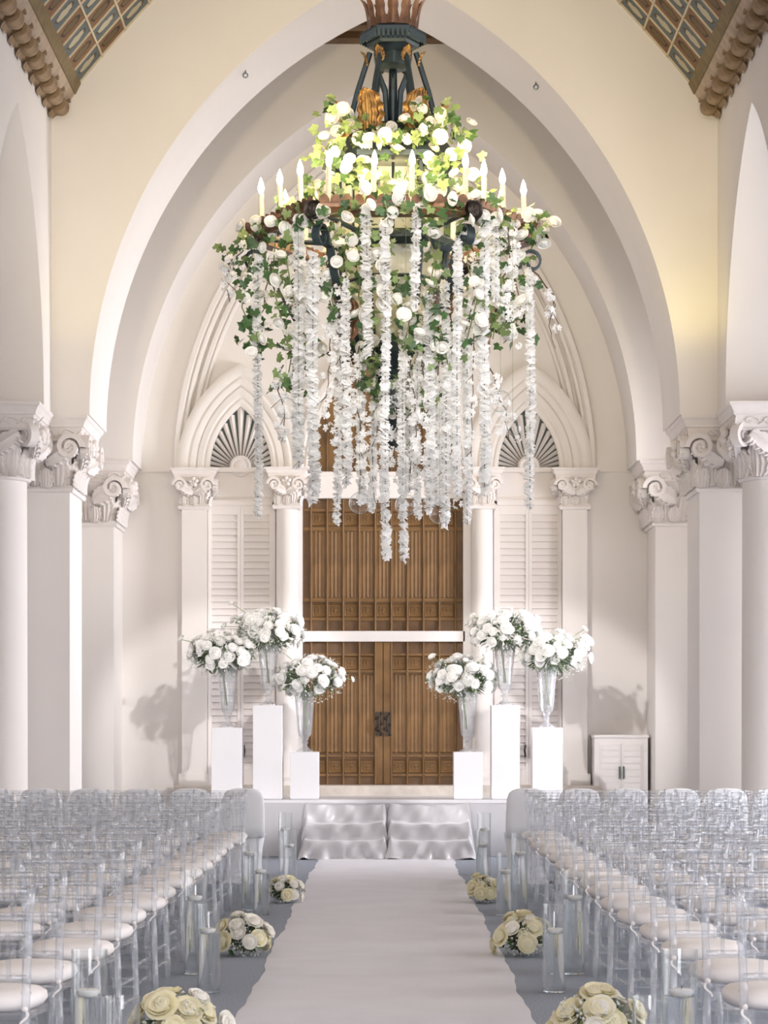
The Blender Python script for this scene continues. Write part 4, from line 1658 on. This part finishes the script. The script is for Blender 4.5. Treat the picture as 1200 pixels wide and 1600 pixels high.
for k in range(6):
    a, b = hexpts(.31, 0)[k], hexpts(.31, 0)[(k + 1) % 6]
    a2, b2 = hexpts(.29, 0)[k], hexpts(.29, 0)[(k + 1) % 6]
    mb = MB()
    mb.tube([(a[0], a[1], 4.64), (a[0] * .98, a[1] * .98, 4.2), (a[0] * .72, a[1] * .72, 3.62)], .02, 6)
    mb.build('lantern_post', M['iron'], ch)
    mb = MB()
    f = .93
    def lerp(t, z, q=1.0):
        return ((a2[0] + (b2[0] - a2[0]) * t) * q, (a2[1] + (b2[1] - a2[1]) * t) * q, z)
    mb.add([lerp(.06, 4.60), lerp(.94, 4.60), lerp(.94, 4.26), lerp(.06, 4.26)], [(0, 1, 2, 3)])
    mb.add([lerp(.06, 4.17), lerp(.94, 4.17), lerp(.94, 3.66, .76), lerp(.06, 3.66, .76)], [(0, 1, 2, 3)])
    mb.build('lantern_pane', M['lantern_pane'], ch)
    mb = MB()
    mb.tube([lerp(.0, 4.42, 1.03), lerp(1, 4.42, 1.03)], .01, 4)
    mb.tube([lerp(.5, 4.62, 1.03), lerp(.5, 4.24, 1.03)], .008, 4)
    mb.tube([lerp(.0, 4.0, .98), lerp(1, 4.0, .98)], .01, 4)
    mb.build('glazing_bar', M['iron'], ch)
mb = MB()
mb.loft([hexpts(.34, 4.25), hexpts(.36, 4.235), hexpts(.36, 4.2), hexpts(.31, 4.17)], True)
mb.build('lantern_girdle', M['iron'], ch)
mb = MB()
mb.lathe([(.24, 3.66), (.26, 3.63), (.26, 3.58), (.2, 3.54), (.12, 3.5), (.13, 3.42), (.10, 3.36), (.12, 3.30), (.07, 3.22), (.085, 3.16), (.02, 3.06)], 6, ph=pi / 2)
mb.build('bottom_finial', M['iron'], ch)
# hexagonal candle ring with scalloped copper edge
for k in range(6):
    p0, p1 = Vector(hexpts(HR, RZ)[k]), Vector(hexpts(HR, RZ)[(k + 1) % 6])
    t = (p1 - p0).normalized()
    nrm = Vector((t.y, -t.x, 0))
    if nrm.dot(p0) < 0:
        nrm = -nrm
    mb = MB()
    prof = [(-.05, -.02), (.03, -.02), (.045, .0), (.03, .02), (.03, .04), (-.05, .04)]
    mb.loft([[tuple(p + nrm * a + Vector((0, 0, b))) for a, b in prof] for p in (p0, p1)], True)
    seg = mb.build('ring_segment', M['copper'], ch)
    n = 13
    L_ = (p1 - p0).length
    sm = MB()
    for q in range(n):
        c = p0.lerp(p1, (q + .5) / n) + nrm * .035 + Vector((0, 0, .04))
        w = L_ / n * .5
        fan = [c + t * (w * cos(pi * i / 6)) + Vector((0, 0, .045 * sin(pi * i / 6))) + nrm * (.012 * sin(pi * i / 6)) for i in range(7)]
        sm.add([tuple(c)] + [tuple(x) for x in fan], [(0, i + 1, i + 2) for i in range(6)])
        sm.add([tuple(c - nrm * .01)] + [tuple(x - nrm * .01) for x in fan], [(0, i + 2, i + 1) for i in range(6)])
    sm.build('scallop_edge', M['copper'], seg)
    # spoke to the lantern
    mb = MB()
    mb.tube([p0 * 1.0, Vector((p0.x * .4, p0.y * .4, RZ - .03))], .014, 6)
    mb.build('spoke', M['iron'], ch)
    # dark rosette on the corner
    o = obj('corner_rosette', None, ch)
    rd = Vector((p0.x, p0.y, 0)).normalized()
    if k == 0:
        ROSE_D = rose_mesh('corner_rosette', M['bronze'], 77)
    o.data if False else None
    bpy.data.objects.remove(o)
    obj('corner_rosette', ROSE_D, ch, tuple(p0 + rd * .035 + Vector((0, 0, .0))), rd.to_track_quat('Z', 'Y').to_euler(), .052)
    # iron scroll arm under the corner
    base = Vector((0, 0, 0))

    def rp(r, z):
        return (rd.x * r, rd.y * r, z)
    mb = MB()
    path = []
    for i in range(18):
        th = -.4 + i * .42
        r_ = .075 * (1 - i / 26)
        path.append(rp(HR - .015 - r_ * cos(th) * .9, RZ - .13 + r_ * sin(th)))
    path = path[::-1]
    path += [rp(HR - .12, RZ - .17), rp(HR - .16, RZ - .30), rp(.52, 3.72), rp(.36, 3.60), rp(.24, 3.60)]
    rings = []
    side = Vector((-rd.y, rd.x, 0)) * .022
    for i, p in enumerate(path):
        p = Vector(p)
        q = Vector(path[min(i + 1, len(path) - 1)]) - Vector(path[max(i - 1, 0)])
        n2 = side.cross(q).normalized() * .007
        rings.append([tuple(p + side + n2), tuple(p + side - n2), tuple(p - side - n2), tuple(p - side + n2)])
    mb.loft(rings, True)
    mb.build('scroll_arm', M['iron'], ch, 40)
    g = acanthus(.14, .34, .10)
    g.xform(Matrix.Translation(rp(.50, 3.60)) @ Matrix.Rotation(math.atan2(rd.x, -rd.y), 4, 'Z'))
    g.build('copper_leaf', M['copper'], ch, True)
# candles
mb = MB()
mb.lathe([(.028, .04), (.032, .05), (.02, .06), (.0155, .065), (.0145, .245), (.010, .25)], 12)
TUBE = mb.mesh('candle', M['candle_tube'], 40)
mb = MB()
mb.lathe([(.009, .25), (.0165, .27), (.0175, .285), (.012, .31), (.004, .333), (.001, .34)], 12, cap=True)
BULB = mb.mesh('bulb', M['bulb'], True)
for k in range(6):
    p0, p1 = Vector(hexpts(HR - .045, RZ)[k]), Vector(hexpts(HR - .045, RZ)[(k + 1) % 6])
    for t in (.03, .34, .65):
        p = p0.lerp(p1, t + RND.uniform(-.03, .03))
        c = obj('candle', TUBE, ch, p, (RND.uniform(-.03, .03), RND.uniform(-.03, .03), 0))
        obj('bulb', BULB, c)
        lo_ = light('candle_bulb_light', 'POINT', (CX + p.x, CY + p.y, RZ + .37), None, 3.6, (1.0, 0.74, 0.40), shadow_soft_size=.03)
# lantern lamps
for z, e in ((4.42, 10), (3.9, 3)):
    light('lantern_lamp', 'POINT', (CX, CY, z), None, e * .35, (1.0, 0.80, 0.42), shadow_soft_size=.12)


# ------------------------------------------------------------------ flowers hung on the chandelier
def garland_strand(x, y, z1, z0, r, label, seed):
    rr = random.Random(seed)
    t = thing('flower_garland', label, 'garland', (x, y, z1), 0, 'white petal garlands hung from the chandelier')
    mb = MB()
    L_ = z1 - z0
    n = int(L_ / .0095)
    sway = rr.uniform(0, 6)
    for k in range(n):
        z = -k * L_ / n
        cx = .006 * sin(z * 5 + sway) + rr.gauss(0, .0015)
        cy_ = .006 * cos(z * 4 + sway) + rr.gauss(0, .0015)
        R = r * rr.uniform(.95, 1.28) * (0.7 if k < 2 or k > n - 3 else 1)
        m = 11
        a0 = rr.uniform(0, 6)
        tx, ty = rr.gauss(0, .5), rr.gauss(0, .5)
        ring = []
        for i in range(m):
            a = a0 + 2 * pi * i / m
            q = R * (1 if i % 2 else .74)
            px, py = q * cos(a), q * sin(a)
            ring.append((cx + px, cy_ + py, z + px * tx + py * ty + rr.uniform(-.006, .006)))
        base = len(ring)
        mb.add([(cx, cy_, z + .008)] + ring, [(0, i + 1, (i + 1) % m + 1) for i in range(m)])
    o = mb.build('petals', M['garland'], t)
    o['kind'] = 'stuff'
    mb = MB()
    mb.tube([(0, 0, .03), (0, 0, -L_)], .0018, 4)
    mb.build('cord', M['twig'], t)


# x px, top y, bottom y, half width px, distance
GL = [(403, 400, 812, 7.5, 12.75, 'long lone one at the far left'), (467, 345, 730, 10, 12.45, 'thick first one of the left cluster'), (489, 395, 788, 10.5, 12.3, 'thick second one of the left cluster'),
      (527, 440, 822, 7, 12.55, 'thin one left of centre reaching the door top'), (541, 440, 762, 8.5, 12.3, 'one just left of the bottom finial'),
      (573, 322, 560, 9, 12.25, 'short one hanging from ring left of centre'), (602, 345, 877, 8, 12.2, 'longest one at the centre'), (629, 500, 877, 7.5, 12.5, 'long one just right of the centre'),
      (650, 322, 482, 8, 12.22, 'short one hanging from ring right of centre'), (652, 480, 812, 7, 12.6, 'one beside the middle glass ball'), (671, 440, 800, 9, 12.4, 'one between middle and right low glass balls'),
      (697, 440, 823, 8.5, 12.45, 'one touching the right low glass ball'), (714, 375, 776, 8, 12.28, 'long one below the right iron scroll'), (730, 440, 820, 7.5, 12.6, 'long one beside the right door edge'),
      (757, 340, 776, 9.5, 12.4, 'long one under the right ring corner'), (775, 350, 470, 8, 12.5, 'short one near the right ring edge'), (828, 420, 796, 8, 12.8, 'long lone one at the far right'),
      (565, 480, 790, 8, 12.7, 'one touching the left low glass ball'), (583, 480, 800, 7, 12.9, 'one left behind the longest centre one'), (682, 480, 790, 8, 12.9, 'one behind the right middle branches'), (640, 480, 770, 8, 12.9, 'one behind the centre right branch')]
for i, (xp, y1, y0, hw, d, w) in enumerate(GL):
    X, Y, Z1 = PX(xp, y1, d)
    Z0 = PX(xp, y0, d)[2]
    garland_strand(X, Y, Z1, Z0, hw * d / F, 'white petal garland on the chandelier, ' + w, 100 + i)


def vine(path, label, group, seed, leaves, roses, leafsize=.03, rosesize=.03, pale=.3, rose_set=None, spread=.05):
    rr = random.Random(seed)
    base = Vector(path[0])
    t = thing('ivy_vine', label, 'vine', tuple(base), 0, group)
    pts = [Vector(p) - base for p in path]
    mb = MB()
    mb.tube(pts, .0035, 4)
    mb.build('stem', M['stem'], t)

    def at(f):
        k = f * (len(pts) - 1)
        i = min(int(k), len(pts) - 2)
        return pts[i].lerp(pts[i + 1], k - i)
    for k in range(leaves):
        p = at((k + rr.random()) / leaves) + Vector((rr.gauss(0, spread), rr.gauss(0, spread) - .01, rr.gauss(0, spread)))
        d = Vector((rr.gauss(0, .8), -1 + rr.gauss(0, .6), rr.gauss(0, .8) + .3))
        obj('leaf', LEAF_IVY[1 if rr.random() < pale else 0], t, p, dir_rot(d, rr), rr.uniform(.75, 1.25) * leafsize)
    for k in range(roses):
        p = at((k + rr.random()) / roses) + Vector((rr.gauss(0, spread * .9), rr.gauss(0, spread) - .03, rr.gauss(0, spread * .9)))
        d = Vector((rr.gauss(0, .7), -1 + rr.gauss(0, .4), rr.gauss(0, .7) + .1))
        obj('rose', rr.choice(rose_set or ROSE), t, p, dir_rot(d, rr), rr.uniform(.8, 1.15) * rosesize)


rr = random.Random(99)


def ppath(pl, d):
    out = []
    for q in pl:
        dd = q[2] if len(q) > 2 else d
        out.append(PX(q[0], q[1], dd))
    return out


sides = [('along the front edge of the candle ring', [(500, 338), (560, 326), (610, 322), (670, 322), (722, 330)], 12.25, 26, 9),
         ('at the left shoulder of the candle ring', [(500, 338), (465, 340, 12.45), (430, 352, 12.7), (400, 366, 12.9)], 12.3, 26, 10),
         ('at the right shoulder of the candle ring', [(725, 330), (770, 336, 12.5), (805, 350, 12.8), (845, 372, 13.0)], 12.3, 28, 11),
         ('trailing off the left tip of the ring', [(440, 350), (395, 365), (372, 390), (362, 402)], 12.85, 15, 5),
         ('hanging low at the far left', [(400, 380), (385, 430), (378, 480), (395, 520), (400, 555)], 12.8, 26, 7),
         ('hanging second from the far left', [(430, 380), (425, 440), (440, 500), (455, 560), (448, 600)], 12.7, 28, 8),
         ('long and thin with few leaves, left', [(445, 390), (455, 450), (470, 510), (480, 560), (478, 590)], 12.6, 18, 4),
         ('hanging inside the left corner scroll', [(520, 345), (530, 400), (515, 450), (525, 500)], 12.5, 18, 6),
         ('hanging down the lantern front, left of centre', [(560, 345), (575, 400), (560, 460), (575, 520)], 12.4, 22, 8),
         ('hanging down the lantern front at the centre', [(600, 350), (590, 410), (620, 440), (640, 500), (630, 550)], 12.35, 24, 9),
         ('hanging down the lantern front, right of centre', [(660, 345), (680, 400), (670, 460), (690, 520), (700, 570)], 12.4, 22, 9),
         ('hanging inside the right corner scroll', [(735, 350), (730, 410), (745, 470), (730, 530)], 12.4, 18, 7),
         ('hanging beside the right scroll', [(770, 360), (768, 420), (780, 470), (770, 530)], 12.6, 26, 7),
         ('hanging low at the far right', [(800, 370), (805, 430), (790, 480), (800, 530)], 12.8, 24, 8),
         ('trailing off the right tip of the ring', [(800, 345), (835, 350), (852, 375)], 12.95, 12, 5),
         ('around the bottom finial, left', [(560, 500), (580, 550), (590, 600), (600, 650)], 12.7, 28, 6),
         ('around the bottom finial, right', [(660, 500), (650, 550), (655, 600), (668, 660)], 12.7, 24, 7)]
for i, (w, pl, d, nl, nr) in enumerate(sides):
    vine(ppath(pl, d), 'ivy vine with white roses on the chandelier, ' + w, 'ivy vines on the chandelier', 200 + i, int(nl * 2.1), int(nr * 1.35), .033, .036, .4)
tops = [('left of the lantern roof, lower', [(500, 225), (525, 245), (560, 265)], 12.72, 20, 9),
        ('left of the lantern roof, upper', [(515, 170), (530, 190), (560, 205), (585, 222)], 12.72, 20, 9),
        ('across the front of the lantern roof', [(570, 215), (610, 225), (650, 212), (690, 205)], 12.62, 20, 11),
        ('right of the lantern roof, upper', [(645, 175), (680, 182), (712, 190), (722, 215)], 12.72, 20, 11),
        ('right of the lantern roof, lower', [(650, 235), (690, 245), (725, 255)], 12.68, 18, 8),
        ('across the lantern panes, left', [(540, 270), (580, 285), (600, 300)], 12.6, 18, 7),
        ('across the lantern panes, right', [(620, 290), (660, 285), (700, 280)], 12.6, 18, 7),
        ('inside the ring at back left', [(455, 330), (490, 305), (530, 300)], 13.2, 20, 7),
        ('inside the ring at back right', [(690, 300), (735, 305), (780, 325)], 13.2, 20, 7)]
for i, (w, pl, d, nl, nr) in enumerate(tops):
    vine(ppath(pl, d), 'pale ivy vine with white roses, ' + w, 'ivy vines on the chandelier', 240 + i, int(nl * 2.2), nr, .034, .036, .7)


def spray(path, label, seed, nb, size=.036, spread=.022):
    rr = random.Random(seed)
    base = Vector(path[0])
    t = thing('blossom_branch', label, 'branch', tuple(base), 0, 'white blossom branches on the chandelier')
    pts = [Vector(p) - base for p in path]
    # wiggle
    fine = []
    n = len(pts)
    for i in range(n - 1):
        for f in (0, .33, .66):
            fine.append(pts[i].lerp(pts[i + 1], f) + Vector((rr.gauss(0, .008), rr.gauss(0, .008), 0)))
    fine.append(pts[-1])
    mb = MB()
    mb.tube(fine, [.0042 * (1 - .6 * i / len(fine)) for i in range(len(fine))], 5)
    for i in range(2, len(fine), 2):
        q = fine[i] + Vector((rr.gauss(0, .04), rr.gauss(0, .02), -.04 - rr.random() * .03))
        mb.tube([fine[i], q], .0022, 4)
    mb.build('twig', M['twig'], t)
    for k in range(nb):
        f = (k + rr.random()) / nb * (len(fine) - 1)
        i = min(int(f), len(fine) - 2)
        p = fine[i].lerp(fine[i + 1], f - i) + Vector((rr.gauss(0, spread), rr.gauss(0, spread) - .008, rr.gauss(0, spread)))
        obj('blossom', rr.choice(BLOS), t, p, (rr.uniform(-.6, .6), rr.uniform(0, 6), rr.uniform(-.6, .6)), size * rr.uniform(.75, 1.2))


SPR = [('far left, reaching past the ivy', [(385, 385), (360, 410), (350, 440), (358, 462)], 12.8, 9),
       ('left, under the ivy beside the lone garland', [(430, 400), (415, 450), (408, 500), (412, 540)], 12.9, 10),
       ('left, ending in a glass ball', [(440, 570), (436, 610), (445, 650), (440, 690)], 12.7, 11),
       ('left middle beside the thick garlands', [(505, 380), (512, 440), (520, 500), (515, 560), (510, 620), (516, 690)], 12.5, 22),
       ('left middle, second', [(530, 430), (535, 500), (530, 560), (545, 640), (540, 720)], 12.45, 24),
       ('centre left, reaching low', [(560, 540), (556, 600), (560, 660), (562, 720), (560, 780)], 12.6, 24),
       ('centre left behind the longest garland', [(585, 550), (582, 600), (590, 660), (580, 720), (585, 780)], 12.8, 24),
       ('centre, right of the longest garland', [(620, 600), (622, 650), (615, 710), (625, 760)], 12.7, 20),
       ('centre right, upper', [(640, 560), (645, 620), (650, 680), (640, 740)], 12.5, 22),
       ('centre right, with bent twig', [(668, 520), (660, 580), (670, 640), (665, 700), (672, 760)], 12.4, 24),
       ('right middle, first', [(690, 530), (688, 590), (698, 650), (690, 710), (700, 780)], 12.6, 24),
       ('right middle, second', [(712, 480), (706, 540), (715, 600), (708, 680), (716, 760)], 12.65, 24),
       ('right middle, under the scroll', [(738, 380), (742, 440), (735, 500), (740, 560), (736, 640), (738, 740)], 12.5, 26),
       ('right, ending beside a glass ball', [(765, 560), (775, 600), (790, 640), (795, 690)], 12.6, 11),
       ('right, beside the lone garland', [(800, 380), (805, 430), (812, 480), (800, 540)], 12.7, 16),
       ('far right, arching out with few blossoms', [(830, 420), (855, 450), (868, 466), (860, 500), (862, 530)], 12.9, 6),
       ('right, beneath the ring corner', [(790, 350), (796, 400), (790, 450), (795, 500)], 12.55, 18),
       ('left, beneath the ring corner', [(470, 380), (462, 430), (470, 500), (462, 580)], 12.65, 16)]
for i, (w, pl, d, nb) in enumerate(SPR):
    spray(ppath(pl, d), 'white blossom branch on the chandelier, ' + w, 300 + i, nb)

# clear glass balls
mb = MB()
mb.ball((0, 0, 0), 1.0, 28, 18)
BALL = mb.mesh('glass_ball', M['glass'], True)
mb = MB()
mb.lathe([(.1, .98), (.14, 1.04), (.1, 1.1)], 12)
CAPM = mb.mesh('cap', M['glass'], True)
GBL = [(680, 465, 17, 12.31, 'beside the right copper arm'), (608, 621, 17, 12.31, 'behind the longest centre garland'), (782, 627, 17, 12.35, 'at right near the fanlight'), (447, 638, 17, 12.3, 'at left near the fanlight'), (466, 655, 12, 12.4, 'lowest at left'), (562, 786, 17, 12.31, 'low in front of door, left'), (634, 789, 17, 12.31, 'low in front of door, middle'), (687, 802, 17, 12.31, 'low in front of door, right'), (801, 668, 13, 12.4, 'small one below the right blossom')]
for xp, yp, rp_, d, w in GBL:
    t = thing('glass_ball', 'clear hanging glass ball on the chandelier, ' + w, 'ornament', PX(xp, yp, d), 0, 'glass balls on the chandelier')
    r = rp_ * d / F
    obj('globe', BALL, t, None, None, r)
    obj('cap', CAPM, t, None, None, r)
    mb = MB()
    mb.tube([(0, 0, r * 1.1), (0, 0, 4.24 - t.location.z)], .0008, 4)
    mb.build('thread', M['stem'], t)
